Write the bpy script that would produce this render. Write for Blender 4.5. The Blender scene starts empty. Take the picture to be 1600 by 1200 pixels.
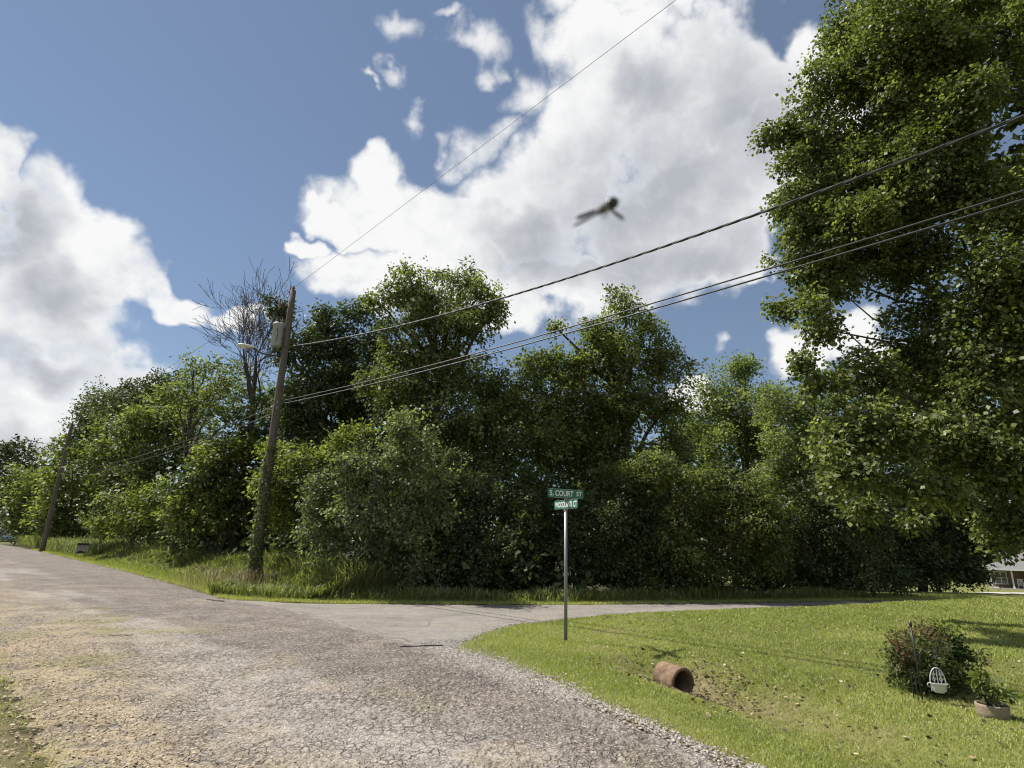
import bpy, math, random
import numpy as np
from mathutils import Vector

C = bpy.context.scene.collection
R = math.radians
rng = np.random.default_rng(11)
random.seed(5)

# ------------------------------------------------------------------ camera, sky, sun, exposure
F_PX = 896.0                       # focal length in pixels of the 1600 x 1200 photograph
EYE = np.array([0.0, 0.0, 1.6])
_up = np.array([86.0, 3210.0, F_PX]); _up /= np.linalg.norm(_up)
_fw = np.array([0.0, 0.0, 1.0]); _yw = _fw - _up * _fw.dot(_up); _yw /= np.linalg.norm(_yw)
_xw = np.cross(_yw, _up)
if _xw[0] < 0: _xw = -_xw
RM = np.array([_xw, _yw, _up])     # camera axes (right, up, forward) -> world

cam = bpy.data.cameras.new('camera')
cam.sensor_width = 36.0
cam.lens = F_PX / 1600 * 36
cam.clip_start = 0.02; cam.clip_end = 3000
cam.dof.use_dof = True; cam.dof.focus_distance = 14.0; cam.dof.aperture_fstop = 6.5
camo = bpy.data.objects.new('camera', cam); C.objects.link(camo)
from mathutils import Matrix
cr, cu, cf = RM[:, 0], RM[:, 1], RM[:, 2]
camo.matrix_world = Matrix(((cr[0], cu[0], -cf[0], EYE[0]), (cr[1], cu[1], -cf[1], EYE[1]),
                            (cr[2], cu[2], -cf[2], EYE[2]), (0, 0, 0, 1)))
S = bpy.context.scene
S.camera = camo
S.view_settings.view_transform = 'Standard'
S.view_settings.look = 'None'
S.view_settings.gamma = 1.0
S.view_settings.use_curve_mapping = False
S.view_settings.exposure = 0.62
S.render.engine = 'CYCLES'
S.cycles.filter_width = 1.15
S.cycles.max_bounces = 6; S.cycles.diffuse_bounces = 3; S.cycles.transmission_bounces = 4; S.cycles.glossy_bounces = 2
S.cycles.transparent_max_bounces = 8

SUN_AZ, SUN_EL = -66.0, 55.0       # azimuth from +Y clockwise
sun_dir = np.array([math.sin(R(SUN_AZ)) * math.cos(R(SUN_EL)), math.cos(R(SUN_AZ)) * math.cos(R(SUN_EL)), math.sin(R(SUN_EL))])
sl = bpy.data.lights.new('sun', 'SUN'); sl.energy = 5.0; sl.angle = R(0.53); sl.color = (1.0, 0.955, 0.88)
so = bpy.data.objects.new('sun', sl); C.objects.link(so)
so.rotation_euler = Vector(sun_dir).to_track_quat('Z', 'Y').to_euler()
so.location = (-40, 10, 50)


class NT:
    """small helper for node trees"""
    def __init__(s, nt): s.t = nt; s.n = nt.nodes; s.l = nt.links
    def put(s, sock, val):
        if val is None: return
        if hasattr(val, 'is_output'): s.l.new(val, sock)
        else:
            if hasattr(sock.default_value, '__len__') and not hasattr(val, '__len__'): val = (val,) * len(sock.default_value)
            if hasattr(sock.default_value, '__len__') and len(sock.default_value) == 4 and len(val) == 3: val = tuple(val) + (1.0,)
            sock.default_value = val
    def add(s, typ, ins=None, **props):
        nd = s.n.new(typ)
        for k, v in props.items(): setattr(nd, k, v)
        for k, v in (ins or {}).items(): s.put(nd.inputs[k], v)
        return nd
    def math(s, op, a, b=None, c=None, clamp=False):
        nd = s.n.new('ShaderNodeMath'); nd.operation = op; nd.use_clamp = clamp
        s.put(nd.inputs[0], a); s.put(nd.inputs[1], b)
        if c is not None: s.put(nd.inputs[2], c)
        return nd.outputs[0]
    def vmath(s, op, a, b=None):
        nd = s.n.new('ShaderNodeVectorMath'); nd.operation = op
        s.put(nd.inputs[0], a); s.put(nd.inputs[1], b)
        return nd.outputs['Value'] if op in ('LENGTH', 'DOT_PRODUCT', 'DISTANCE') else nd.outputs[0]
    def rng(s, v, a, b, c=0.0, d=1.0, smooth=True):
        nd = s.n.new('ShaderNodeMapRange'); nd.interpolation_type = 'SMOOTHSTEP' if smooth else 'LINEAR'
        s.put(nd.inputs[0], v)
        for i, q in enumerate((a, b, c, d)): s.put(nd.inputs[i + 1], q)
        return nd.outputs[0]
    def mix(s, f, a, b, mode='MIX'):
        nd = s.n.new('ShaderNodeMix'); nd.data_type = 'RGBA'; nd.blend_type = mode; nd.clamp_factor = True
        s.put(nd.inputs['Factor'], f)
        s.put(nd.inputs[6], a); s.put(nd.inputs[7], b)
        return nd.outputs[2]
    def noise(s, vec, scale, detail=4, rough=0.5, color=False, dist=0.0):
        nd = s.add('ShaderNodeTexNoise', {'Vector': vec, 'Scale': scale, 'Detail': detail, 'Roughness': rough, 'Distortion': dist})
        return nd.outputs['Color' if color else 'Fac']
    def voro(s, vec, scale, feature='F1', out='Distance', rand=1.0):
        nd = s.add('ShaderNodeTexVoronoi', {'Vector': vec, 'Scale': scale, 'Randomness': rand}, feature=feature)
        return nd.outputs[out]
    def ramp(s, f, stops):
        nd = s.n.new('ShaderNodeValToRGB')
        e = nd.color_ramp.elements
        while len(e) < len(stops): e.new(0.5)
        for el, (p, c) in zip(e, stops):
            el.position = p; el.color = (*c, 1.0) if len(c) == 3 else c
        s.put(nd.inputs[0], f)
        return nd.outputs[0]


def px_ray(u, v):
    d = RM @ np.array([u - 800.0, 600.0 - v, F_PX]); return d / np.linalg.norm(d)


def px_at(u, v, y):
    """surveyed point: the sight line of a photograph pixel met at the distance y north of the camera"""
    d = px_ray(u, v); return EYE + d * (y / d[1])


def az_el(u, v):
    d = px_ray(u, v); return math.atan2(d[0], d[1]), math.asin(d[2])


# ---- sky: Nishita air plus procedural cumulus on the sky directions
world = bpy.data.worlds.new('World'); S.world = world; world.use_nodes = True
w = NT(world.node_tree); w.n.clear()
sky = w.add('ShaderNodeTexSky', sky_type='NISHITA', sun_disc=False)
sky.sun_elevation = R(SUN_EL); sky.sun_rotation = R(SUN_AZ)
sky.air_density = 1.0; sky.dust_density = 0.05; sky.ozone_density = 1.2
gen = w.add('ShaderNodeTexCoord').outputs['Generated']
sep = w.add('ShaderNodeSeparateXYZ', {0: gen})
azn = w.math('ARCTAN2', sep.outputs[0], sep.outputs[1])
eln = w.math('ARCSINE', sep.outputs[2])
flat = w.add('ShaderNodeCombineXYZ', {0: azn, 1: eln, 2: 0.0}).outputs[0]
wc = w.noise(gen, 5.0, 3, 0.55, color=True)
warp = w.vmath('MULTIPLY', w.vmath('SUBTRACT', wc, (0.5, 0.5, 0.5)), (0.26, 0.26, 0.0))
wc2 = w.noise(gen, 17.0, 3, 0.6, color=True)
warp2 = w.vmath('MULTIPLY', w.vmath('SUBTRACT', wc2, (0.5, 0.5, 0.5)), (0.07, 0.07, 0.0))
wflat = w.vmath('ADD', w.vmath('ADD', flat, warp), warp2)


def blob_field(src, blobs, inner=0.35, outer=1.3):
    total = None
    for (u, v, ru, rv) in blobs:
        a0, e0 = az_el(u, v)
        a1, e1 = az_el(u + ru, v); a2, e2 = az_el(u, v - rv)
        ra = max(0.01, abs(a1 - a0)); re = max(0.01, abs(e2 - e0))
        q = w.vmath('MULTIPLY', w.vmath('SUBTRACT', src, (a0, e0, 0.0)), (1 / ra, 1 / re, 0.0))
        b = w.rng(w.vmath('LENGTH', q), outer, inner)
        total = b if total is None else w.math('MAXIMUM', total, b)
    return total


CLOUDS = [(0, 290, 85, 100), (85, 375, 105, 95), (175, 435, 100, 78), (250, 455, 62, 48), (60, 490, 160, 110), (110, 590, 140, 90),
          (20, 640, 150, 80), (340, 480, 60, 26), (-120, 420, 150, 200), (20, 760, 200, 60),
          (590, 275, 62, 62), (545, 340, 40, 45), (615, 330, 110, 85), (565, 440, 85, 75), (710, 335, 120, 85), (690, 430, 170, 80),
          (850, 330, 150, 135), (900, 200, 105, 110), (950, 90, 110, 110), (1050, 330, 150, 160), (1060, 150, 150, 160),
          (1150, 110, 95, 110), (1220, 90, 62, 62), (1130, 390, 110, 90), (1200, 250, 110, 130), (1250, 170, 80, 70), (930, 450, 160, 70), (800, 490, 130, 60), (500, 385, 28, 25), (1000, -40, 160, 90),
          (1265, 50, 60, 90), (1260, 230, 80, 120), (1245, 560, 75, 62), (1330, 535, 90, 60), (1450, 600, 150, 90), (1190, 440, 60, 22), (1080, 610, 40, 26)]
WISPS = [(630, 38, 40, 32), (600, 88, 30, 22), (636, 165, 26, 32), (745, 62, 75, 42), (690, 185, 34, 26), (745, 200, 70, 52), (800, 240, 60, 40),
         (800, 140, 60, 60), (860, 70, 50, 80), (1112, 550, 32, 22), (1490, 10, 90, 40), (560, 90, 24, 10), (700, 20, 40, 20)]
GREY = [(1030, 290, 230, 170), (1130, 200, 140, 170), (850, 380, 120, 60), (1000, 400, 200, 80), (900, 420, 200, 60), (1100, 420, 120, 60), (40, 400, 95, 85), (110, 480, 90, 55), (40, 560, 160, 40), (120, 700, 220, 60), (1000, 130, 90, 70)]
d_main = blob_field(wflat, CLOUDS, 0.5, 1.3)
d_wisp = blob_field(wflat, WISPS, 0.0, 1.35)
# the rest of the sky carries the same kind of scattered cumulus
far_n = w.noise(gen, 2.3, 2, 0.5)
out_az = w.rng(w.math('ABSOLUTE', azn), 0.85, 1.15)
out_el = w.rng(eln, 0.98, 1.15)
d_far = w.math('MULTIPLY', w.rng(far_n, 0.50, 0.64), w.math('MAXIMUM', out_az, out_el))
fb = w.noise(gen, 9.0, 10, 0.60)
fb_s = w.noise(w.vmath('ADD', gen, tuple(0.045 * sun_dir)), 9.0, 10, 0.60)
fb2 = w.noise(gen, 30.0, 6, 0.65)
dens = w.math('MAXIMUM', w.math('MAXIMUM', d_main, w.math('MULTIPLY', d_wisp, 0.74)), d_far)
dd = w.math('ADD', dens, w.math('ADD', w.math('MULTIPLY', w.math('SUBTRACT', fb, 0.5), 1.12), w.math('MULTIPLY', w.math('SUBTRACT', fb2, 0.5), 0.50)))
alpha = w.rng(dd, 0.26, 0.98)
grey = blob_field(wflat, GREY, 0.0, 1.5)
grey = w.math('MULTIPLY', grey, w.rng(dd, 0.55, 1.05))
lightf = w.math('MULTIPLY', w.math('SUBTRACT', fb, fb_s), 1.1)
g2 = w.math('ADD', w.math('MULTIPLY', grey, 1.0), w.math('MULTIPLY', w.math('SUBTRACT', w.noise(gen, 4.0, 3, 0.5), 0.5), 0.22))
g2 = w.math('SUBTRACT', g2, lightf, clamp=True)
ccol = w.ramp(g2, [(0.0, (7.4, 7.4, 7.35)), (0.25, (6.5, 6.55, 6.65)), (0.6, (4.9, 5.0, 5.25)), (1.0, (3.7, 3.85, 4.15))])
skyc = w.mix(0.42, sky.outputs[0], (1.65, 1.95, 2.5), 'MIX')
skyc = w.vmath('MULTIPLY', skyc, (0.92, 0.93, 0.94))
final = w.mix(w.math('MULTIPLY', alpha, 0.97), skyc, ccol)
bg = w.add('ShaderNodeBackground', {'Color': final, 'Strength': 0.085})
wo = w.add('ShaderNodeOutputWorld', {'Surface': bg.outputs[0]})
world.cycles.sampling_method = 'MANUAL'; world.cycles.sample_map_resolution = 512


# ------------------------------------------------------------------ helpers
def origin(o):
    p = np.zeros(3)
    while o is not None:
        p += np.array(o.location); o = o.parent
    return p


def tag(o, label=None, cat=None, group=None, kind=None):
    if label: o['label'] = label
    if cat: o['category'] = cat
    if group: o['group'] = group
    if kind: o['kind'] = kind
    return o


def thing(name, loc, label, cat, group=None):
    o = bpy.data.objects.new(name, None); C.objects.link(o)
    o.location = tuple(loc); o.empty_display_size = 0.2
    return tag(o, label, cat, group)


def link(name, me, mat, parent=None):
    o = bpy.data.objects.new(name, me); C.objects.link(o)
    if mat is not None: me.materials.append(mat)
    if parent is not None: o.parent = parent
    return o


class MB:
    """collects shapes in world coordinates; build() links them as one mesh object"""
    def __init__(s): s.v = []; s.f = []
    def add(s, vs, fs):
        b = len(s.v); s.v += [tuple(p) for p in vs]; s.f += [tuple(b + i for i in q) for q in fs]
    def box(s, c, size, ax=None, bev=0.0):
        c = np.array(c, float); ax = np.eye(3) if ax is None else np.array(ax)
        h = np.array(size) / 2; vs = []
        for z in (-1, 1):
            for y in (-1, 1):
                for x in (-1, 1): vs.append(c + h[0] * x * ax[0] + h[1] * y * ax[1] + h[2] * z * ax[2])
        s.add(vs, [(0, 2, 3, 1), (4, 5, 7, 6), (0, 1, 5, 4), (2, 6, 7, 3), (0, 4, 6, 2), (1, 3, 7, 5)])
    def tube(s, pts, rad, n=8, cap=True):
        pts = [np.array(p, float) for p in pts]
        if not hasattr(rad, '__len__'): rad = [rad] * len(pts)
        rings = []; prev = None
        for i, p in enumerate(pts):
            t = pts[min(i + 1, len(pts) - 1)] - pts[max(i - 1, 0)]; t = t / (np.linalg.norm(t) + 1e-9)
            if prev is None:
                a = np.cross(t, (0, 0, 1.0)) if abs(t[2]) < 0.9 else np.cross(t, (1.0, 0, 0))
            else: a = prev - t * prev.dot(t)
            a = a / (np.linalg.norm(a) + 1e-9); b = np.cross(t, a); prev = a
            rings.append([p + rad[i] * (math.cos(k * 2 * math.pi / n) * a + math.sin(k * 2 * math.pi / n) * b) for k in range(n)])
        vs = [q for r_ in rings for q in r_]; fs = []
        for i in range(len(pts) - 1):
            for k in range(n):
                fs.append((i * n + k, i * n + (k + 1) % n, (i + 1) * n + (k + 1) % n, (i + 1) * n + k))
        if cap: fs.append(tuple(range(n))[::-1]); fs.append(tuple((len(pts) - 1) * n + k for k in range(n)))
        s.add(vs, fs)
    def lathe(s, c, prof, n=16, axis=(0, 0, 1), cap=False):
        """prof: (radius, height) pairs along the axis"""
        ax = np.array(axis, float); ax /= np.linalg.norm(ax)
        a = np.cross(ax, (0, 0, 1.0)) if abs(ax[2]) < 0.9 else np.cross(ax, (1.0, 0, 0))
        a /= np.linalg.norm(a); b = np.cross(ax, a); c = np.array(c, float)
        vs = [c + ax * h + r_ * (math.cos(2 * math.pi * k / n) * a + math.sin(2 * math.pi * k / n) * b) for r_, h in prof for k in range(n)]
        fs = []
        for i in range(len(prof) - 1):
            for k in range(n): fs.append((i * n + k, i * n + (k + 1) % n, (i + 1) * n + (k + 1) % n, (i + 1) * n + k))
        if cap: fs.append(tuple(range(n))[::-1]); fs.append(tuple((len(prof) - 1) * n + k for k in range(n)))
        s.add(vs, fs)
    def build(s, name, mat, parent=None, smooth=False):
        o0 = origin(parent) if parent is not None else np.zeros(3)
        me = bpy.data.meshes.new(name)
        me.from_pydata([tuple(np.array(p) - o0) for p in s.v], [], s.f)
        if smooth: me.polygons.foreach_set('use_smooth', [True] * len(me.polygons))
        me.update()
        return link(name, me, mat, parent)


def np_mesh(name, verts, nper, tint, mat, parent=None):
    """verts: (N, nper, 3); every face is a loose polygon of nper corners with a tint value of its own"""
    N = len(verts); me = bpy.data.meshes.new(name)
    o0 = origin(parent) if parent is not None else np.zeros(3)
    co = (verts - o0).reshape(-1).astype(np.float32)
    me.vertices.add(N * nper); me.vertices.foreach_set('co', co)
    me.loops.add(N * nper); me.loops.foreach_set('vertex_index', np.arange(N * nper, dtype=np.int32))
    me.polygons.add(N); me.polygons.foreach_set('loop_start', np.arange(0, N * nper, nper, dtype=np.int32))
    at = me.attributes.new('tint', 'FLOAT', 'FACE'); at.data.foreach_set('value', tint.astype(np.float32))
    me.update(calc_edges=True)
    return link(name, me, mat, parent)


def nrm(a): return a / (np.linalg.norm(a, axis=-1, keepdims=True) + 1e-9)


def smooth(a, b, x):
    t = np.clip((x - a) / (b - a), 0, 1); return t * t * (3 - 2 * t)


def vnoise(x, y, sc, seed=0):
    """cheap value noise 0..1"""
    x = np.asarray(x) * sc; y = np.asarray(y) * sc
    xi = np.floor(x).astype(np.int64); yi = np.floor(y).astype(np.int64); fx = x - xi; fy = y - yi
    fx = fx * fx * (3 - 2 * fx); fy = fy * fy * (3 - 2 * fy)
    def h(a, b):
        n_ = (a * 374761393 + b * 668265263 + seed * 974711) & 0x7fffffff
        n_ = ((n_ ^ (n_ >> 13)) * 1274126177) & 0x7fffffff
        return ((n_ ^ (n_ >> 16)) & 0xffff) / 65535.0
    return (h(xi, yi) * (1 - fx) + h(xi + 1, yi) * fx) * (1 - fy) + (h(xi, yi + 1) * (1 - fx) + h(xi + 1, yi + 1) * fx) * fy


def fbm(x, y, sc, seed=0, oct=4):
    r_ = 0; a = 0.5; tot = 0
    for i in range(oct):
        r_ = r_ + a * vnoise(x, y, sc * 2 ** i, seed + i); tot += a; a *= 0.5
    return r_ / tot


# ------------------------------------------------------------------ materials
def new_mat(name):
    m = bpy.data.materials.new(name); m.use_nodes = True
    t = NT(m.node_tree); t.n.clear()
    return m, t


def finish(t, shader): t.add('ShaderNodeOutputMaterial', {'Surface': shader})


def plain(name, col, rough=0.6, metal=0.0, vary=0.25, scale=6.0, bump=0.0, bscale=40.0, spec=0.5):
    m, t = new_mat(name)
    tc = t.add('ShaderNodeTexCoord').outputs['Object']
    n_ = t.noise(tc, scale, 6, 0.6)
    c = t.mix(n_, tuple(q * (1 - vary) for q in col), tuple(min(1, q * (1 + vary)) for q in col))
    p = t.add('ShaderNodeBsdfPrincipled', {'Base Color': c, 'Roughness': t.rng(n_, 0.3, 0.7, max(0, rough - 0.08), min(1, rough + 0.08)), 'Metallic': metal, 'Specular IOR Level': spec})
    if bump:
        b = t.add('ShaderNodeBump', {'Height': t.noise(tc, bscale, 5, 0.65), 'Strength': bump, 'Distance': 0.02})
        t.l.new(b.outputs[0], p.inputs['Normal'])
    finish(t, p.outputs[0]); return m


def leaf_mat(name, dark, mid, light, rough=0.52, trans=0.37, tcol=None, spec=0.18):
    m, t = new_mat(name)
    at = t.add('ShaderNodeAttribute', attribute_name='tint').outputs['Fac']
    c = t.ramp(at, [(0.0, dark), (0.55, mid), (1.0, light)])
    p = t.add('ShaderNodeBsdfPrincipled', {'Base Color': c, 'Roughness': rough, 'Specular IOR Level': spec})
    tc = t.mix(1.0, c, tcol or (1.55, 1.75, 0.75), 'MULTIPLY')
    tr = t.add('ShaderNodeBsdfTranslucent', {'Color': tc})
    mx = t.add('ShaderNodeMixShader', {0: trans, 1: p.outputs[0], 2: tr.outputs[0]})
    finish(t, mx.outputs[0]); return m


M = {}
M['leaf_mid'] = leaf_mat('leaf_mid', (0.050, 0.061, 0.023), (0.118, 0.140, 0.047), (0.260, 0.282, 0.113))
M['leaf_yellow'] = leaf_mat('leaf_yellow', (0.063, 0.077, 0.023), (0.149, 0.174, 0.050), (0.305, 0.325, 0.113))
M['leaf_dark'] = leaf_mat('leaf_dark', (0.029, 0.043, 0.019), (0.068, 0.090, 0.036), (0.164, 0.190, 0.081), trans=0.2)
M['leaf_grey'] = leaf_mat('leaf_grey', (0.059, 0.075, 0.038), (0.138, 0.165, 0.079), (0.305, 0.328, 0.181), rough=0.48, spec=0.26)
M['leaf_pale'] = leaf_mat('leaf_pale', (0.061, 0.079, 0.032), (0.145, 0.174, 0.066), (0.299, 0.322, 0.147))
M['leaf_big'] = leaf_mat('leaf_big', (0.043, 0.056, 0.019), (0.102, 0.124, 0.038), (0.266, 0.288, 0.107), rough=0.46, trans=0.36, spec=0.26)
M['leaf_nandina'] = leaf_mat('leaf_nandina', (0.030, 0.046, 0.020), (0.072, 0.092, 0.036), (0.150, 0.175, 0.060))
M['leaf_red'] = leaf_mat('leaf_red', (0.085, 0.052, 0.030), (0.145, 0.090, 0.050), (0.210, 0.150, 0.080), tcol=(1.6, 1.1, 0.8))
M['leaf_lime'] = leaf_mat('leaf_lime', (0.120, 0.150, 0.024), (0.190, 0.220, 0.036), (0.260, 0.280, 0.060))
M['grass'] = leaf_mat('grass', (0.180, 0.208, 0.054), (0.325, 0.355, 0.108), (0.50, 0.46, 0.23), rough=0.5, trans=0.3, tcol=(1.5, 1.6, 0.7), spec=0.35)
M['weed'] = leaf_mat('weed', (0.120, 0.144, 0.046), (0.240, 0.262, 0.098), (0.42, 0.40, 0.22), rough=0.5, trans=0.3, tcol=(1.5, 1.6, 0.7), spec=0.35)
M['straw'] = leaf_mat('straw', (0.16, 0.13, 0.065), (0.30, 0.25, 0.13), (0.46, 0.40, 0.24), rough=0.7, trans=0.1, tcol=(1, 1, 1), spec=0.2)
M['bark'] = plain('bark', (0.085, 0.068, 0.052), 0.9, vary=0.45, scale=14, bump=0.7, bscale=30)
M['dead_bark'] = plain('dead_bark', (0.075, 0.064, 0.054), 0.9, vary=0.35, scale=20, bump=0.5, bscale=40)
M['galv'] = plain('galvanised_steel', (0.23, 0.24, 0.235), 0.5, 0.6, vary=0.14, scale=25)
M['steel_dark'] = plain('dark_steel', (0.05, 0.05, 0.052), 0.5, 0.4)
M['cable'] = plain('cable', (0.038, 0.038, 0.038), 0.55, vary=0.3)
M['cable_bright'] = plain('bare_conductor', (0.30, 0.30, 0.30), 0.5, 0.4)
M['can'] = plain('transformer_paint', (0.33, 0.345, 0.35), 0.5, vary=0.12, scale=5)
M['porcelain'] = plain('porcelain', (0.20, 0.14, 0.10), 0.2)
M['lamp_shell'] = plain('lamp_shell', (0.62, 0.62, 0.58), 0.45, vary=0.08)
M['lens'] = plain('lamp_lens', (0.72, 0.70, 0.62), 0.15, vary=0.05)
M['white'] = plain('white_paint', (0.62, 0.62, 0.59), 0.45, vary=0.08, scale=12)
M['black'] = plain('black_paint', (0.02, 0.02, 0.02), 0.5)
M['sign_green'] = plain('sign_green', (0.006, 0.115, 0.062), 0.36, vary=0.12, scale=9, spec=0.6)
M['sign_edge'] = plain('sign_edge', (0.42, 0.45, 0.42), 0.4, 0.5)
M['letter'] = plain('letter_white', (0.82, 0.83, 0.80), 0.4, vary=0.03)


def pole_mat():
    m, t = new_mat('pole_wood')
    tc = t.add('ShaderNodeTexCoord').outputs['Object']
    st = t.vmath('MULTIPLY', tc, (30.0, 30.0, 1.3))
    n1 = t.noise(st, 1.0, 8, 0.65); n2 = t.noise(tc, 0.9, 4, 0.6)
    c = t.ramp(n1, [(0.25, (0.045, 0.036, 0.028)), (0.5, (0.135, 0.110, 0.088)), (0.75, (0.22, 0.19, 0.16))])
    c = t.mix(t.rng(n2, 0.45, 0.7), c, (0.10, 0.082, 0.062))
    p = t.add('ShaderNodeBsdfPrincipled', {'Base Color': c, 'Roughness': 0.88, 'Specular IOR Level': 0.2})
    b = t.add('ShaderNodeBump', {'Height': n1, 'Strength': 0.8, 'Distance': 0.02}); t.l.new(b.outputs[0], p.inputs['Normal'])
    finish(t, p.outputs[0]); return m


M['pole'] = pole_mat()


def pipe_mat():
    m, t = new_mat('clay_pipe')
    tc = t.add('ShaderNodeTexCoord').outputs['Object']
    n1 = t.noise(tc, 7, 7, 0.65); n2 = t.noise(tc, 28, 5, 0.7)
    c = t.ramp(n1, [(0.3, (0.085, 0.058, 0.040)), (0.5, (0.20, 0.130, 0.085)), (0.72, (0.31, 0.24, 0.175))])
    c = t.mix(t.rng(n2, 0.55, 0.75, 0, 0.7), c, (0.10, 0.072, 0.05))
    p = t.add('ShaderNodeBsdfPrincipled', {'Base Color': c, 'Roughness': 0.9, 'Specular IOR Level': 0.2})
    b = t.add('ShaderNodeBump', {'Height': n2, 'Strength': 0.8, 'Distance': 0.015}); t.l.new(b.outputs[0], p.inputs['Normal'])
    finish(t, p.outputs[0]); return m


M['clay'] = pipe_mat()
M['pot'] = plain('weathered_pot', (0.27, 0.215, 0.15), 0.9, vary=0.4, scale=14, bump=0.6, bscale=50)
M['soil'] = plain('soil', (0.07, 0.05, 0.034), 0.95, vary=0.5, scale=18, bump=0.8, bscale=40, spec=0.2)


def ground_mat():
    m, t = new_mat('ground_soil_and_turf')
    pos = t.add('ShaderNodeNewGeometry').outputs['Position']
    lawn = t.add('ShaderNodeAttribute', attribute_name='lawn').outputs['Fac']
    n1 = t.noise(pos, 0.5, 6, 0.6); n2 = t.noise(pos, 9.0, 7, 0.7); n3 = t.noise(pos, 60.0, 4, 0.7)
    turf = t.ramp(n2, [(0.25, (0.085, 0.095, 0.028)), (0.5, (0.160, 0.172, 0.050)), (0.75, (0.24, 0.23, 0.09))])
    turf = t.mix(t.rng(n1, 0.5, 0.72, 0, 0.5), turf, (0.20, 0.178, 0.085))
    soil = t.ramp(n2, [(0.3, (0.030, 0.026, 0.014)), (0.55, (0.055, 0.052, 0.026)), (0.8, (0.095, 0.080, 0.045))])
    bare = t.add('ShaderNodeAttribute', attribute_name='bare').outputs['Fac']
    dirt = t.ramp(n2, [(0.25, (0.085, 0.058, 0.035)), (0.5, (0.18, 0.132, 0.080)), (0.8, (0.32, 0.25, 0.155))])
    c = t.mix(lawn, soil, turf)
    c = t.mix(t.math('MULTIPLY', bare, t.rng(n2, 0.2, 0.6, 0.5, 1.0)), c, dirt)
    p = t.add('ShaderNodeBsdfPrincipled', {'Base Color': c, 'Roughness': 0.95, 'Specular IOR Level': 0.15})
    b = t.add('ShaderNodeBump', {'Height': t.math('ADD', n2, t.math('MULTIPLY', n3, 0.4)), 'Strength': 0.9, 'Distance': 0.04})
    t.l.new(b.outputs[0], p.inputs['Normal'])
    finish(t, p.outputs[0]); return m


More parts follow.
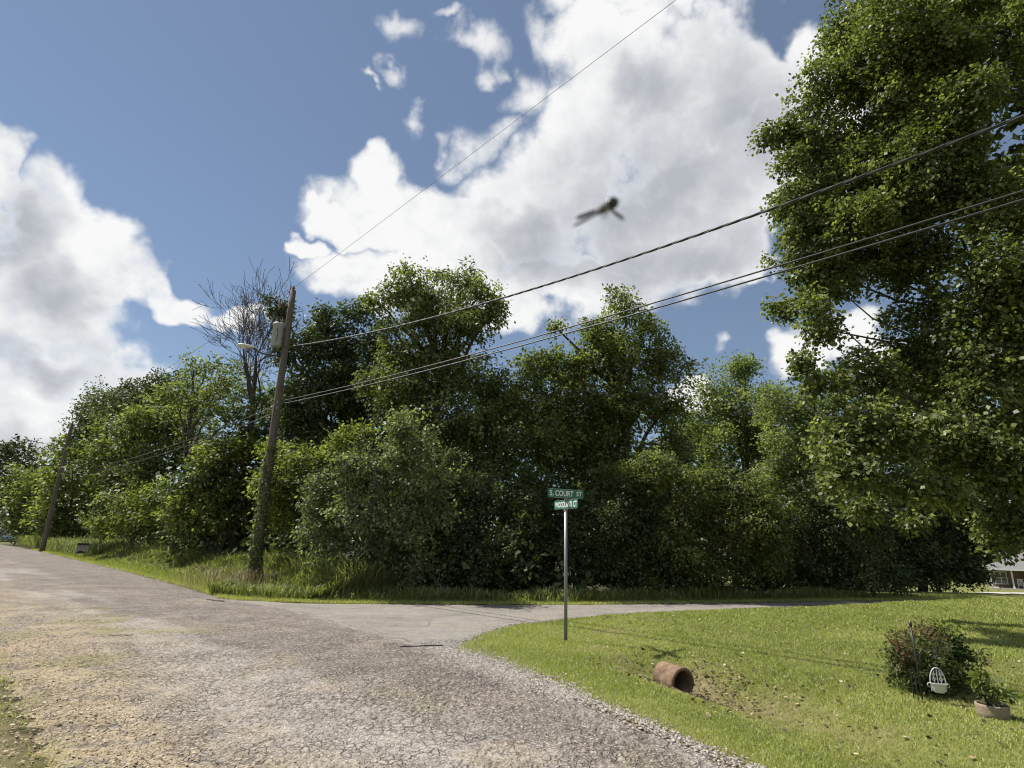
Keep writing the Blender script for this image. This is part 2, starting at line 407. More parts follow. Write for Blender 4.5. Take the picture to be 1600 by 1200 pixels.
def road_mat(name, old=True):
    m, t = new_mat(name)
    pos = t.add('ShaderNodeNewGeometry').outputs['Position']
    wv = t.vmath('MULTIPLY', t.vmath('SUBTRACT', t.noise(pos, 4.0, 3, 0.6, color=True), (0.5, 0.5, 0.5)), (0.16, 0.16, 0.0))
    wp = t.vmath('ADD', pos, wv)
    stone = t.add('ShaderNodeTexVoronoi', {'Vector': pos, 'Scale': 58.0 if old else 70.0})
    sr = t.add('ShaderNodeSeparateColor', {0: stone.outputs['Color']}).outputs[0]
    big = t.noise(pos, 0.55, 5, 0.6); mid = t.noise(pos, 3.2, 6, 0.65); fine = t.noise(pos, 30.0, 6, 0.75)
    if old:
        c = t.ramp(sr, [(0.0, (0.098, 0.083, 0.072)), (0.35, (0.160, 0.138, 0.121)), (0.7, (0.225, 0.196, 0.172)), (0.9, (0.31, 0.276, 0.242)), (1.0, (0.44, 0.40, 0.355))])
    else:
        c = t.ramp(sr, [(0.0, (0.125, 0.112, 0.099)), (0.5, (0.190, 0.173, 0.154)), (0.9, (0.26, 0.241, 0.217)), (1.0, (0.37, 0.35, 0.32))])
    # worn tone shifts
    c = t.mix(1.0, c, t.ramp(mid, [(0.2, (0.70, 0.69, 0.68)), (0.5, (1.0, 0.99, 0.98)), (0.8, (1.22, 1.19, 1.15))]), 'MULTIPLY')
    c = t.mix(1.0, c, t.ramp(big, [(0.3, (0.80, 0.79, 0.79)), (0.5, (1.0, 1.0, 1.0)), (0.7, (1.16, 1.13, 1.08))]), 'MULTIPLY')
    h = t.math('MULTIPLY', stone.outputs['Distance'], -0.6)
    h = t.math('ADD', h, t.math('MULTIPLY', fine, 0.5))
    if old:
        crk = t.add('ShaderNodeAttribute', attribute_name='crack').outputs['Fac']
        tan = t.add('ShaderNodeAttribute', attribute_name='tan').outputs['Fac']
        pale = t.add('ShaderNodeAttribute', attribute_name='pale').outputs['Fac']
        moss = t.add('ShaderNodeAttribute', attribute_name='moss').outputs['Fac']
        e1 = t.voro(wp, 11.0, 'DISTANCE_TO_EDGE'); e2 = t.voro(wp, 24.0, 'DISTANCE_TO_EDGE')
        k = t.noise(pos, 1.7, 4, 0.6)
        c1 = t.math('MULTIPLY', t.rng(e1, 0.075, 0.0), t.rng(k, 0.36, 0.58))
        c2 = t.math('MULTIPLY', t.rng(e2, 0.10, 0.0), t.rng(mid, 0.45, 0.68, 0, 0.7))
        cr_ = t.math('MAXIMUM', t.math('MAXIMUM', c1, c2), t.math('MULTIPLY', crk, 0.85))
        c = t.mix(t.math('MULTIPLY', pale, t.rng(fine, 0.38, 0.62, 0.10, 0.75)), c, (0.42, 0.385, 0.345))
        grit = t.ramp(fine, [(0.3, (0.24, 0.175, 0.105)), (0.5, (0.36, 0.285, 0.180)), (0.7, (0.52, 0.44, 0.31))])
        c = t.mix(t.math('MULTIPLY', tan, t.rng(t.math('ADD', mid, t.math('MULTIPLY', fine, 0.7)), 0.62, 0.98)), c, grit)
        c = t.mix(t.math('MULTIPLY', moss, t.rng(fine, 0.42, 0.60)), c, (0.24, 0.225, 0.075))
        c = t.mix(t.math('MULTIPLY', cr_, 0.62), c, (0.045, 0.037, 0.031))
        h = t.math('SUBTRACT', t.math('ADD', h, t.math('MULTIPLY', mid, 1.3)), t.math('MULTIPLY', cr_, 1.1))
    else:
        e1 = t.voro(wp, 1.1, 'DISTANCE_TO_EDGE')
        cr_ = t.math('MULTIPLY', t.rng(e1, 0.012, 0.0), t.rng(t.noise(pos, 0.8, 3, 0.5), 0.45, 0.6))
        c = t.mix(t.math('MULTIPLY', cr_, 0.75), c, (0.05, 0.045, 0.04))
        dust = t.rng(t.noise(t.vmath('MULTIPLY', pos, (0.5, 1.6, 1.0)), 1.2, 6, 0.65), 0.42, 0.68, 0.0, 0.5)
        c = t.mix(dust, c, (0.26, 0.245, 0.222))
        h = t.math('SUBTRACT', h, cr_)
    p = t.add('ShaderNodeBsdfPrincipled', {'Base Color': c, 'Roughness': 0.92, 'Specular IOR Level': 0.2})
    b = t.add('ShaderNodeBump', {'Height': h, 'Strength': 1.0 if old else 0.6, 'Distance': 0.014 if old else 0.006})
    t.l.new(b.outputs[0], p.inputs['Normal'])
    finish(t, p.outputs[0]); return m


# ------------------------------------------------------------------ terrain
SQ = math.sqrt(0.5)
NEAR = np.array([(-1.3, 8.2), (-0.75, 9.9), (-0.45, 11.2), (0.15, 12.7), (1.4, 13.9), (3.4, 14.9), (6.2, 16.1), (10, 17.7), (16, 19.8), (25, 22.2), (60, 30)])
FARE = np.array([(-9.2, 17.3), (-7.2, 16.2), (-5.4, 15.75), (-3.6, 15.95), (-1, 16.5), (2, 17.2), (6.2, 18.75), (10, 20.4), (16, 23.0), (25, 26.0), (60, 34.5)])
DITCH = np.array([(2.1, 9.35), (2.55, 8.75), (3.15, 7.5), (3.4, 6.0), (3.5, 4.0), (3.6, 1.0), (4.5, -4)])


def poly_dist(x, y, poly):
    best = np.full(np.shape(x), 1e9)
    for (ax, ay), (bx, by) in zip(poly[:-1], poly[1:]):
        dx, dy = bx - ax, by - ay
        tt = np.clip(((x - ax) * dx + (y - ay) * dy) / (dx * dx + dy * dy), 0, 1)
        best = np.minimum(best, np.hypot(x - ax - tt * dx, y - ay - tt * dy))
    return best


def st(x, y): return (y - x) * SQ, (x + y) * SQ


def road_edge_r(s):   # right edge of the old street, wavy
    return np.interp(s, [-30, 1, 2.5, 4.5, 6, 7.2, 9, 14, 17, 20, 30, 66, 95, 140], [4.4, 4.5, 4.9, 5.55, 5.95, 6.2, 6.45, 6.7, 6.2, 6.5, 7.0, 8.0, 7.9, 8.0])


def road_edge_l(s): return np.interp(s, [-30, 4.5, 6, 9, 12, 20, 60, 140], [0.9, 0.98, 1.02, 1.05, 0.8, 0.6, 0.5, 0.5])


def on_woodland(x, y):
    yn = np.interp(x, NEAR[:, 0], NEAR[:, 1]); yf = np.interp(x, FARE[:, 0], FARE[:, 1])
    yf = np.where(x < FARE[0, 0], -99, yf)
    return (y > yn) & (y < yf)


def is_lawn(x, y):
    s, t = st(x, y)
    yn = np.interp(x, NEAR[:, 0], NEAR[:, 1], left=8.0)
    return (t > road_edge_r(s)) & (y < yn) & (x > -1.4)


def fall(x, y):
    return -2.35 * smooth(19, 75, y) * smooth(4, 14, x)


def height(x, y):
    x = np.asarray(x, float); y = np.asarray(y, float)
    s, t = st(x, y)
    z = fall(x, y)
    lawn = is_lawn(x, y)
    de = np.minimum(poly_dist(x, y, NEAR), np.abs(t - road_edge_r(s)) + np.where(t < road_edge_r(s), 0, 0.0))
    bank = (0.17 * smooth(8.6, 11.5, t) + 0.06 * smooth(10.5, 16, t) + 0.16 * smooth(16, 24, t)) * smooth(0.0, 1.0, poly_dist(x, y, NEAR)) * smooth(0.05, 0.4, de)
    dd_ = poly_dist(x, y, DITCH)
    depth = np.interp(s, [-8, -3, 1.5, 4.5, 5.2, 5.9], [0.12, 0.18, 0.28, 0.36, 0.28, 0.0])
    dit = -depth * np.exp(-(dd_ / (0.6 + 0.22 * smooth(8.2, 6.2, t))) ** 2) * smooth(0.0, 0.7, t - road_edge_r(s))
    rough = 0.035 * (fbm(x, y, 0.9, 3) - 0.5) + 0.02 * (fbm(x, y, 3.5, 9, 2) - 0.5)
    z = z + np.where(lawn, bank + dit + rough * smooth(0, 0.6, de), 0)
    wood = (~lawn) & (~on_woodland(x, y)) & (t > road_edge_r(s))
    z = z + np.where(wood, 0.10 * (fbm(x, y, 0.5, 5) - 0.3) * smooth(0.2, 2.0, np.minimum(poly_dist(x, y, FARE), np.abs(t - road_edge_r(s)))), 0)
    left = t < road_edge_l(s)
    z = z + np.where(left, 0.05 * smooth(0, 1.5, road_edge_l(s) - t) + rough * smooth(0, 0.5, road_edge_l(s) - t), 0)
    return z


def H1(x, y): return float(height(np.array([x]), np.array([y]))[0])


def on_ground(u, v):
    d = px_ray(u, v); z = 0.0
    for _ in range(12):
        p = EYE + d * ((z - EYE[2]) / d[2]); z = 0.5 * z + 0.5 * H1(p[0], p[1])
    p[2] = H1(p[0], p[1]); return p


def grid_mesh(name, X, Y, Z, mat, attrs=None):
    ny, nx = X.shape; me = bpy.data.meshes.new(name)
    co = np.stack([X, Y, Z], -1).reshape(-1, 3)
    i = np.arange(ny * nx).reshape(ny, nx)
    q = np.stack([i[:-1, :-1], i[:-1, 1:], i[1:, 1:], i[1:, :-1]], -1).reshape(-1, 4)
    me.vertices.add(len(co)); me.vertices.foreach_set('co', co.reshape(-1).astype(np.float32))
    me.loops.add(q.size); me.loops.foreach_set('vertex_index', q.reshape(-1).astype(np.int32))
    me.polygons.add(len(q)); me.polygons.foreach_set('loop_start', np.arange(0, q.size, 4, dtype=np.int32))
    me.polygons.foreach_set('use_smooth', np.ones(len(q), bool))
    for k, a in (attrs or {}).items():
        at = me.attributes.new(k, 'FLOAT', 'POINT'); at.data.foreach_set('value', a.reshape(-1).astype(np.float32))
    me.update(calc_edges=True)
    return link(name, me, mat)


gx = np.concatenate([-np.geomspace(900, 14, 40), np.arange(-13.5, -2, 0.3), np.arange(-2, 9, 0.13), np.arange(9, 24, 0.25), np.geomspace(24.5, 900, 40)])
gy = np.concatenate([-np.geomspace(600, 3, 25), np.arange(-2.5, 2.5, 0.3), np.arange(2.5, 15, 0.13), np.arange(15, 26, 0.25), np.geomspace(26.5, 900, 45)])
GX, GY = np.meshgrid(gx, gy)
gs, gt = st(GX, GY)
GZ = height(GX, GY)
under = ((gt < road_edge_r(gs) - 0.12) & (gt > road_edge_l(gs) + 0.12)) | (on_woodland(GX, GY) & (poly_dist(GX, GY, NEAR) > 0.1) & (poly_dist(GX, GY, FARE) > 0.1))
GZ = np.where(under, GZ - 0.05, GZ)
LAWN = is_lawn(GX, GY).astype(float)
LAWN = np.maximum(LAWN, ((~is_lawn(GX, GY)) & (GX > 13) & (GY > 24)).astype(float) * 0.9)
verge = (~is_lawn(GX, GY)) & (~on_woodland(GX, GY)) & (gt > road_edge_r(gs)) & (np.minimum(poly_dist(GX, GY, FARE), gt - road_edge_r(gs)) < 1.6)
LAWN = np.maximum(LAWN, verge * 0.8)
LAWN = np.maximum(LAWN, (gt < road_edge_l(gs)) * 0.55)
bare = np.exp(-((gt - road_edge_r(gs)) / 0.22) ** 2) * (gs < 8.5) * 0.9
bare = np.maximum(bare, (gt < road_edge_l(gs)) * smooth(0.5, 0.7, fbm(GX, GY, 0.8, 21)) * 0.6)
dp = np.hypot(GX - 2.5, GY - 8.9)
bare = np.maximum(bare, np.exp(-(dp / 0.62) ** 2) * 0.95)
ddc = poly_dist(GX, GY, DITCH)
bare = np.maximum(bare, LAWN * np.exp(-(ddc / 0.5) ** 2) * smooth(7.0, 7.8, GY) * smooth(0.35, 0.6, fbm(GX, GY, 2.0, 33)) * 0.8)
bare = np.maximum(bare, LAWN * smooth(0.66, 0.80, fbm(GX, GY, 1.1, 31)) * 0.5)
g = grid_mesh('ground', GX, GY, GZ, ground_mat(), {'lawn': LAWN, 'bare': bare}); tag(g, kind='structure')

# ---- the old street: a strip with its own worn relief
ss = np.concatenate([np.arange(-14, 0.4, 0.25), np.arange(0.4, 9.5, 0.03), np.arange(9.5, 16, 0.06), np.geomspace(16, 150, 140)])
tt = np.linspace(0, 1, 140)
SS, TT0 = np.meshgrid(ss, tt, indexing='ij')
el_ = road_edge_l(SS) + 0.28 * (fbm(SS, SS * 0 + 3.3, 1.3, 41, 4) - 0.5) + 0.12 * (fbm(SS, SS * 0 + 9.3, 7.0, 47, 2) - 0.5)
er_ = road_edge_r(SS) + 0.16 * (fbm(SS, SS * 0 + 7.7, 2.2, 43, 4) - 0.5) + 0.10 * (fbm(SS, SS * 0 + 1.7, 8.0, 49, 2) - 0.5)
T = el_ + (er_ - el_) * TT0
RX = (T - SS) * SQ; RY = (T + SS) * SQ


def worley(x, y, sc, seed):
    x = x * sc; y = y * sc; xi = np.floor(x); yi = np.floor(y)
    d1 = np.full(x.shape, 9.0); d2 = np.full(x.shape, 9.0); cid = np.zeros(x.shape)
    r2 = np.random.default_rng(seed); tab = r2.random((256, 256, 3))
    for a in (-1, 0, 1):
        for b in (-1, 0, 1):
            cx = xi + a; cy = yi + b; h_ = tab[(cx % 256).astype(int), (cy % 256).astype(int)]
            dq = np.hypot(cx + h_[..., 0] - x, cy + h_[..., 1] - y)
            closer = dq < d1
            d2 = np.where(closer, d1, np.minimum(d2, dq)); cid = np.where(closer, h_[..., 2], cid); d1 = np.minimum(d1, dq)
    return d1, d2, cid


wx = RX + 0.09 * (fbm(RX, RY, 5, 61, 3) - 0.5); wy = RY + 0.09 * (fbm(RX, RY, 5, 67, 3) - 0.5)
d1, d2, cid = worley(wx, wy, 8.5, 5)
crack = smooth(0.16, 0.03, d2 - d1) * smooth(0.38, 0.60, fbm(RX, RY, 1.1, 71, 4))
e1_, e2_, cid2 = worley(wx, wy, 17.0, 8)
crack2 = smooth(0.2, 0.04, e2_ - e1_) * smooth(0.42, 0.6, fbm(RX, RY, 1.9, 77, 3)) * 0.7
nearby = smooth(14, 9, np.hypot(RX, RY))
crack = np.maximum(crack, crack2) * nearby
seam_mid = 0.55 * (T - el_) / (er_ - el_)
uneven = 0.022 * (fbm(RX, RY, 1.4, 81, 4) - 0.5) + 0.012 * (fbm(RX, RY, 9, 83, 3) - 0.5) * nearby + 0.008 * (cid - 0.5) * nearby + 0.005 * (cid2 - 0.5) * nearby
edge_fall = smooth(0.0, 0.05, TT0) * smooth(1.0, 0.955, TT0)
RZ = 0.018 * edge_fall - 0.012 * (1 - edge_fall) + (uneven - 0.013 * crack) * edge_fall
drift = fbm(SS * 0.35, T, 0.8, 91, 4)
tan = smooth(3.9, 1.2, T + 1.6 * (fbm(RX, RY, 0.7, 93, 4) - 0.5)) * smooth(34, 14, SS) * smooth(-0.5, 0.6, SS) * smooth(0.30, 0.58, drift)
tan = np.maximum(tan, 0.35 * smooth(0.60, 0.72, fbm(RX, RY, 1.0, 95, 4)) * (T < 4.2))
pale = smooth(0.42, 0.66, fbm(SS * 0.25, T * 1.2, 1.0, 97, 4)) * smooth(1.6, 2.6, T) * smooth(4.6, 3.2, T)
seam = np.exp(-((T - er_ + 0.24 + 0.12 * (fbm(RX, RY, 1.5, 98, 3) - 0.5)) / 0.11) ** 2) * smooth(6.6, 7.6, SS) * smooth(18, 15, SS) * smooth(0.2, 0.45, fbm(RX, RY, 3, 99, 3))
pale = np.maximum(pale, 0.95 * seam)
pale = np.maximum(pale, smooth(0.7, 0.15, er_ - T) * smooth(8.2, 7.0, SS) * smooth(0.35, 0.6, fbm(RX, RY, 2.5, 101, 3)) * 0.9)
moss = smooth(0.60, 0.72, fbm(RX, RY, 0.75, 103, 4)) * smooth(5.0, 3.0, T) * smooth(20, 12, SS)
moss = np.maximum(moss, smooth(0.5, 0.0, T - el_) * smooth(0.4, 0.6, fbm(RX, RY, 1.2, 105, 3)))
g = grid_mesh('old_street', RX, RY, RZ + fall(RX, RY), road_mat('cracked_chipseal', True), {'crack': crack, 'tan': tan, 'pale': pale, 'moss': moss})
tag(g, kind='structure')

# ---- the side road
k = np.linspace(0, 1, 260)


def resample(poly, k):
    seg = np.r_[0, np.cumsum(np.hypot(*np.diff(poly, axis=0).T))]; q = k ** 1.6 * seg[-1]
    return np.stack([np.interp(q, seg, poly[:, 0]), np.interp(q, seg, poly[:, 1])], -1)


pn, pf = resample(NEAR, k), resample(FARE, k)
pn = pn + 0.10 * np.stack([fbm(pn[:, 0], pn[:, 1], 2.0, 111) - 0.5] * 2, -1) * 2
pf = pf + 0.10 * np.stack([fbm(pf[:, 0], pf[:, 1], 2.0, 113) - 0.5] * 2, -1) * 2
q = np.linspace(0, 1, 40)[None, :, None]
W3 = pn[:, None] * (1 - q) + pf[:, None] * q
ef = smooth(0, 0.05, q[..., 0]) * smooth(1, 0.95, q[..., 0])
WZ = height(W3[..., 0], W3[..., 1]) * 0 + fall(W3[..., 0], W3[..., 1]) + 0.004 + 0.02 * ef * 0 + 0.012 * (fbm(W3[..., 0], W3[..., 1], 0.8, 115) - 0.5) - 0.012 * (1 - ef)
g = grid_mesh('side_road', W3[..., 0], W3[..., 1], WZ, road_mat('grey_asphalt', False)); tag(g, kind='structure')


# ------------------------------------------------------------------ foliage
PINCH = np.array([0.0, 0.42, 1.0])
LEAVES = [0]


def leaf_faces(pos, direc, normal, length, width, shape, r2):
    side = nrm(np.cross(direc, normal)); L = length[:, None]; Wd = width[:, None]
    if shape == 'quad':
        curl = normal * (0.12 * L)
        return np.stack([pos, pos + direc * L * 0.45 + side * Wd * 0.5, pos + direc * L - curl, pos + direc * L * 0.45 - side * Wd * 0.5], 1)
    if shape == 'lobed':    # broad leaf with shoulders and a blunt notched tip
        out = [(0, 0), (0.26, 0.46), (0.78, 0.46), (0.92, 0.0), (0.78, -0.46), (0.26, -0.46)]
        return np.stack([pos + direc * L * a + side * Wd * b - normal * L * 0.10 * abs(b) for a, b in out], 1)
    if shape == 'tri':
        return np.stack([pos + side * Wd * 0.5, pos + direc * L, pos - side * Wd * 0.5], 1)


def crown_points(lobes, n_clusters, r2, fill=0.2, lump=0.22, top_bias=0.15):
    c = np.array([l[0] for l in lobes]); r = np.array([l[1] for l in lobes]); wgt = r[:, 0] * r[:, 2] + 0.6 * r[:, 1] * r[:, 2]
    idx = r2.choice(len(lobes), n_clusters, p=wgt / wgt.sum())
    d = nrm(r2.normal(size=(n_clusters, 3)) + np.array([0, -0.30, top_bias]))
    rho = 0.70 + 0.34 * r2.random(n_clusters) ** 1.3
    rho = np.where(r2.random(n_clusters) < 0.07, rho * 1.28, rho)
    inner = r2.random(n_clusters) < fill
    rho = np.where(inner, 0.25 + 0.5 * r2.random(n_clusters), rho)
    ph = r2.random((len(lobes), 6)) * 6.28; p_ = ph[idx]
    bump = np.sin(d[:, 0] * 5 + p_[:, 0]) * np.sin(d[:, 2] * 5 + p_[:, 1]) + 0.7 * np.sin(d[:, 1] * 8 + p_[:, 2]) * np.sin(d[:, 0] * 9 + p_[:, 3]) + 0.5 * np.sin(d[:, 2] * 13 + p_[:, 4])
    rho = rho * (1 + lump * 0.55 * bump)
    return c[idx] + d * r[idx] * rho[:, None], d, (r2.normal(size=len(lobes)) * 0.13)[idx]


def crown_faces(lobes, L, lai=1.0, shape='quad', seed=0, per=22, spray=None, fill=0.2, lump=0.24, droop=0.25, ar=0.56, ground=True, top_bias=0.15, tint_shift=0.0):
    """foliage of one plant: leafy sprays scattered through the lobes, each spray a twig with leaves along it"""
    r2 = np.random.default_rng(seed + 1000)
    area = sum(4 * math.pi * ((r[0] * r[1]) ** 1.6 / 3 + (r[0] * r[2]) ** 1.6 / 3 + (r[1] * r[2]) ** 1.6 / 3) ** (1 / 1.6) for _, r in lobes)
    nl = area * lai * 1.0 / (0.5 * L * L * ar)
    n = max(8, int(nl / per))
    cp, d, lt = crown_points(lobes, n, r2, fill, lump, top_bias)
    spray = spray or L * 4.2
    ax = nrm(d * 0.8 + r2.normal(size=(n, 3)) * 0.55 + np.array([0, 0, 0.18 - droop * 0.6]))
    upv = nrm(np.array([0, 0, 1.0]) + d * 0.45 + r2.normal(size=(n, 3)) * 0.35)
    sd = nrm(np.cross(ax, upv)); nn = np.cross(sd, ax)
    s_ = r2.random((n, per)); sg = np.where(r2.random((n, per)) < 0.5, -1.0, 1.0)
    sc = spray * (0.6 + 0.8 * r2.random((n, 1)))
    pos = cp[:, None] + ax[:, None] * ((s_ - 0.45) * sc)[..., None] + sd[:, None] * (sg * r2.random((n, per)) * sc * 0.42)[..., None] + r2.normal(size=(n, per, 3)) * (spray * 0.13)
    direc = nrm(ax[:, None] * 0.6 + sd[:, None] * (sg * 0.8)[..., None] + r2.normal(size=(n, per, 3)) * 0.4 + np.array([0, 0, -droop]))
    nor = nrm(nn[:, None] + r2.normal(size=(n, per, 3)) * 0.45)
    nor = nrm(nor - direc * (nor * direc).sum(-1, keepdims=True))
    ln = L * (0.65 + 0.7 * r2.random((n, per)))
    tint = np.clip(0.52 + lt[:, None] + 0.15 * r2.normal(size=(n, 1)) + 0.25 * r2.normal(size=(n, per)) + tint_shift, 0, 1)
    pos = pos.reshape(-1, 3); direc = direc.reshape(-1, 3); nor = nor.reshape(-1, 3); ln = ln.reshape(-1); tint = tint.reshape(-1)
    if ground:
        keep = pos[:, 2] > height(pos[:, 0], pos[:, 1]) + 0.05
        pos, direc, nor, ln, tint = pos[keep], direc[keep], nor[keep], ln[keep], tint[keep]
    LEAVES[0] += len(pos)
    return leaf_faces(pos, direc, nor, ln, ln * ar * 1.05, shape, r2), tint


def crown(parent, name, lobes, mat, L, lai=1.0, shape='quad', seed=0, extra=(), **kw):
    f, tint = crown_faces(lobes, L, lai, shape, seed, **kw)
    for i, (l2, L2, lai2) in enumerate(extra):
        f2, t2 = crown_faces(l2, L2, lai2, shape, seed + 5000 + i, **kw); f = np.concatenate([f, f2]); tint = np.concatenate([tint, t2])
    return np_mesh(name, f, f.shape[1], tint, mat, parent)


def limb_path(a, b, r2, n=6, wob=0.06):
    a = np.array(a); b = np.array(b); L = np.linalg.norm(b - a); pts = []
    for i in range(n + 1):
        k_ = i / n; p = a * (1 - k_) + b * k_; p = p + np.array([0, 0, 0.10 * L * math.sin(math.pi * k_) * (0.5)])
        if 0 < i < n: p = p + r2.normal(size=3) * wob * L * 0.35
        pts.append(p)
    return pts


def px_lobes(px, Y, r2, flat=1.0):
    out = []
    for e in px:
        u, v, ru, rv = e[:4]; y = Y + (e[4] if len(e) > 4 else 0) + r2.uniform(-0.6, 0.6) * Y / 25
        c = px_at(u, v, y); zc = (c - EYE).dot(RM[:, 2]); k_ = zc / F_PX
        out.append((c, np.array([ru * k_, 0.5 * (ru + rv) * k_ * flat, rv * k_])))
    return out


def knobs(lobes, r2, k=7, rs=0.46, at=0.68):
    """break every lobe into a loose cluster of smaller boughs round a core"""
    out = []
    for c, r in lobes:
        out.append((c, r * 0.68))
        d = nrm(r2.normal(size=(k, 3)) + np.array([0, -0.25, 0.25]))
        for q_ in d: out.append((c + q_ * r * at * r2.uniform(0.75, 1.35), r * rs * r2.uniform(0.5, 1.35) * (1 + 0.25 * r2.normal(size=3))))
    return out


WOOD = 'trees and shrubs of the roadside wood'
seed_n = [0]


def plant(name, label, cat, px, Y, mat, L=None, lai=1.0, base=None, trunk_r=None, shape='quad', multi=1, bark='bark', **kw):
    seed_n[0] += 1; r2 = np.random.default_rng(seed_n[0])
    lobes = px_lobes(px, Y, r2)
    cs = np.array([l[0] for l in lobes])
    bx, by = (cs[:, 0].mean(), cs[:, 1].mean()) if base is None else base
    bz = H1(bx, by)
    root = thing(name, (bx, by, bz), label, cat, WOOD)
    L = L or 0.0060 * Y
    kn = kw.pop('kn', 7)
    crown(root, 'crown' if cat == 'tree' else 'foliage', knobs(lobes, r2, kn) if kn else lobes, mat, L, lai * LAI, shape, seed_n[0], **kw)
    zt = max(l[0][2] + 0.3 * l[1][2] for l in lobes)
    tr = trunk_r or max(0.05, 0.018 * (zt - bz))
    mb = MB()
    top = np.array([bx, by, bz + (zt - bz) * 0.8]); top[:2] += (cs[cs[:, 2].argmax()][:2] - top[:2]) * 0.6
    for m_ in range(multi):
        off = np.array([r2.uniform(-1, 1), r2.uniform(-1, 1), 0]) * (0.0 if multi == 1 else 0.35)
        pts = limb_path(np.array([bx, by, bz - 0.15]) + off * 0.5, top + off * 3 - np.array([0, 0, r2.uniform(0, 0.2) * (zt - bz) if multi > 1 else 0]), r2, 7, 0.05)
        mb.tube(pts, [tr * (1 - 0.8 * i / 7) * (1.35 if i == 0 else 1) for i in range(8)], 8)
    for c, r in lobes:
        k_ = np.clip((c[2] - bz) / max(0.5, zt - bz) - 0.25, 0.12, 0.8)
        a = np.array([bx, by, bz]) * (1 - k_ / 0.8) + top * (k_ / 0.8)
        mb.tube(limb_path(a, c + np.array([0, 0, 0.3]) * r, r2), [tr * 0.45 * (1 - 0.8 * i / 6) for i in range(7)], 6, cap=False)
    mb.build('trunk' if cat == 'tree' else 'stem', M[bark], root, True)
    return root


LM = M
LAI = 0.53
# --- far left, down the street
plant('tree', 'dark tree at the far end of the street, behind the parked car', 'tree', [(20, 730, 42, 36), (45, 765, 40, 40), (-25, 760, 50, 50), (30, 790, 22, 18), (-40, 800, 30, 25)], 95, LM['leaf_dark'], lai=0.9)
plant('roadside_shrub', 'leafy shrub where the roadside growth ends, beside the parked car', 'shrub', [(38, 805, 20, 32), (62, 780, 28, 40), (35, 760, 22, 30), (50, 830, 26, 14), (28, 832, 18, 12), (70, 832, 26, 12)], 72, LM['leaf_mid'], lai=0.9)
plant('tree', 'green tree just behind the distant leaning-looking utility pole', 'tree', [(112, 720, 34, 36), (95, 770, 36, 38), (125, 800, 36, 34), (145, 750, 32, 42), (80, 815, 24, 24), (108, 825, 40, 18), (138, 826, 34, 18)], 60, LM['leaf_yellow'], lai=0.9)
plant('tree', 'round crowned dark bluish tree rising above the left thicket', 'tree', [(150, 645, 32, 34), (196, 622, 42, 30), (250, 612, 48, 28), (205, 665, 60, 40), (270, 655, 50, 40), (145, 680, 28, 30)], 58, LM['leaf_dark'], L=0.27, lai=0.85, trunk_r=0.3)
plant('tree', 'broad green tree in front of the dark round crowned one', 'tree', [(192, 715, 55, 46), (248, 690, 58, 50), (300, 705, 42, 45), (180, 765, 42, 40), (235, 755, 55, 40), (178, 815, 36, 24), (285, 660, 40, 30), (220, 660, 36, 24)], 42, LM['leaf_mid'], lai=0.9)
plant('roadside_shrub', 'low bright shrub along the street verge behind the small yard sign', 'shrub', [(195, 800, 42, 38), (250, 790, 40, 40), (165, 825, 32, 20), (215, 825, 48, 18), (290, 812, 34, 30)], 37, LM['leaf_yellow'], lai=0.85, multi=3)
plant('tree', 'bushy young tree with light leaves left of the transformer pole', 'tree', [(345, 715, 38, 36), (362, 755, 48, 46), (322, 780, 42, 42), (300, 815, 40, 36), (380, 700, 26, 22), (392, 790, 34, 40), (345, 815, 50, 30)], 28.5, LM['leaf_yellow'], lai=0.9, multi=2)
plant('tree', 'feathery tree with thin leaves at the foot of the bare tree', 'tree', [(322, 575, 26, 15), (290, 590, 28, 12), (275, 625, 38, 22), (345, 610, 30, 26), (325, 650, 46, 26), (395, 640, 36, 30), (300, 560, 10, 8)], 31, LM['leaf_pale'], lai=0.55, spray=0.9, per=26)
plant('tree', 'vine smothered dark tree right behind the transformer pole', 'tree', [(512, 505, 40, 24), (562, 500, 26, 24), (485, 545, 30, 44), (535, 570, 50, 60), (515, 640, 60, 56), (560, 640, 34, 50), (450, 560, 16, 26), (440, 485, 20, 20), (585, 545, 22, 40), (460, 660, 40, 40), (500, 720, 60, 50), (560, 730, 50, 50), (500, 600, 52, 42), (550, 610, 50, 50), (470, 640, 40, 46)], 26.5, LM['leaf_dark'], lai=1.15, droop=0.55)
plant('thicket_shrub', 'bright green flat topped thicket just right of the transformer pole', 'shrub', [(440, 712, 34, 20), (490, 712, 46, 22), (535, 698, 32, 20), (455, 760, 50, 44), (500, 790, 50, 50), (430, 800, 34, 50), (560, 680, 26, 18)], 22.5, LM['leaf_yellow'], lai=0.95, multi=3)
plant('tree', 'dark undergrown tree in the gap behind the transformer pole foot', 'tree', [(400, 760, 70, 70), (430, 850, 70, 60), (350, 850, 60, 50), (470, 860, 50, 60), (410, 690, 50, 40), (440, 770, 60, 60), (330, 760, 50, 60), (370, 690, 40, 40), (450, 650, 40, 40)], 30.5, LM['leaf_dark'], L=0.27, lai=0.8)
plant('tree', 'tallest rounded tree at the middle of the wood', 'tree', [(640, 455, 42, 30), (708, 445, 50, 26), (755, 470, 30, 40), (672, 495, 58, 40), (735, 520, 44, 40), (622, 560, 42, 36), (690, 575, 66, 54), (640, 630, 56, 50), (740, 630, 66, 56), (700, 700, 90, 60), (780, 500, 16, 34), (590, 475, 20, 12), (612, 510, 24, 16), (590, 600, 30, 26), (660, 770, 80, 60), (740, 740, 60, 50)], 22.8, LM['leaf_mid'], L=0.136, lai=0.95, droop=0.6, trunk_r=0.28, lump=0.3)
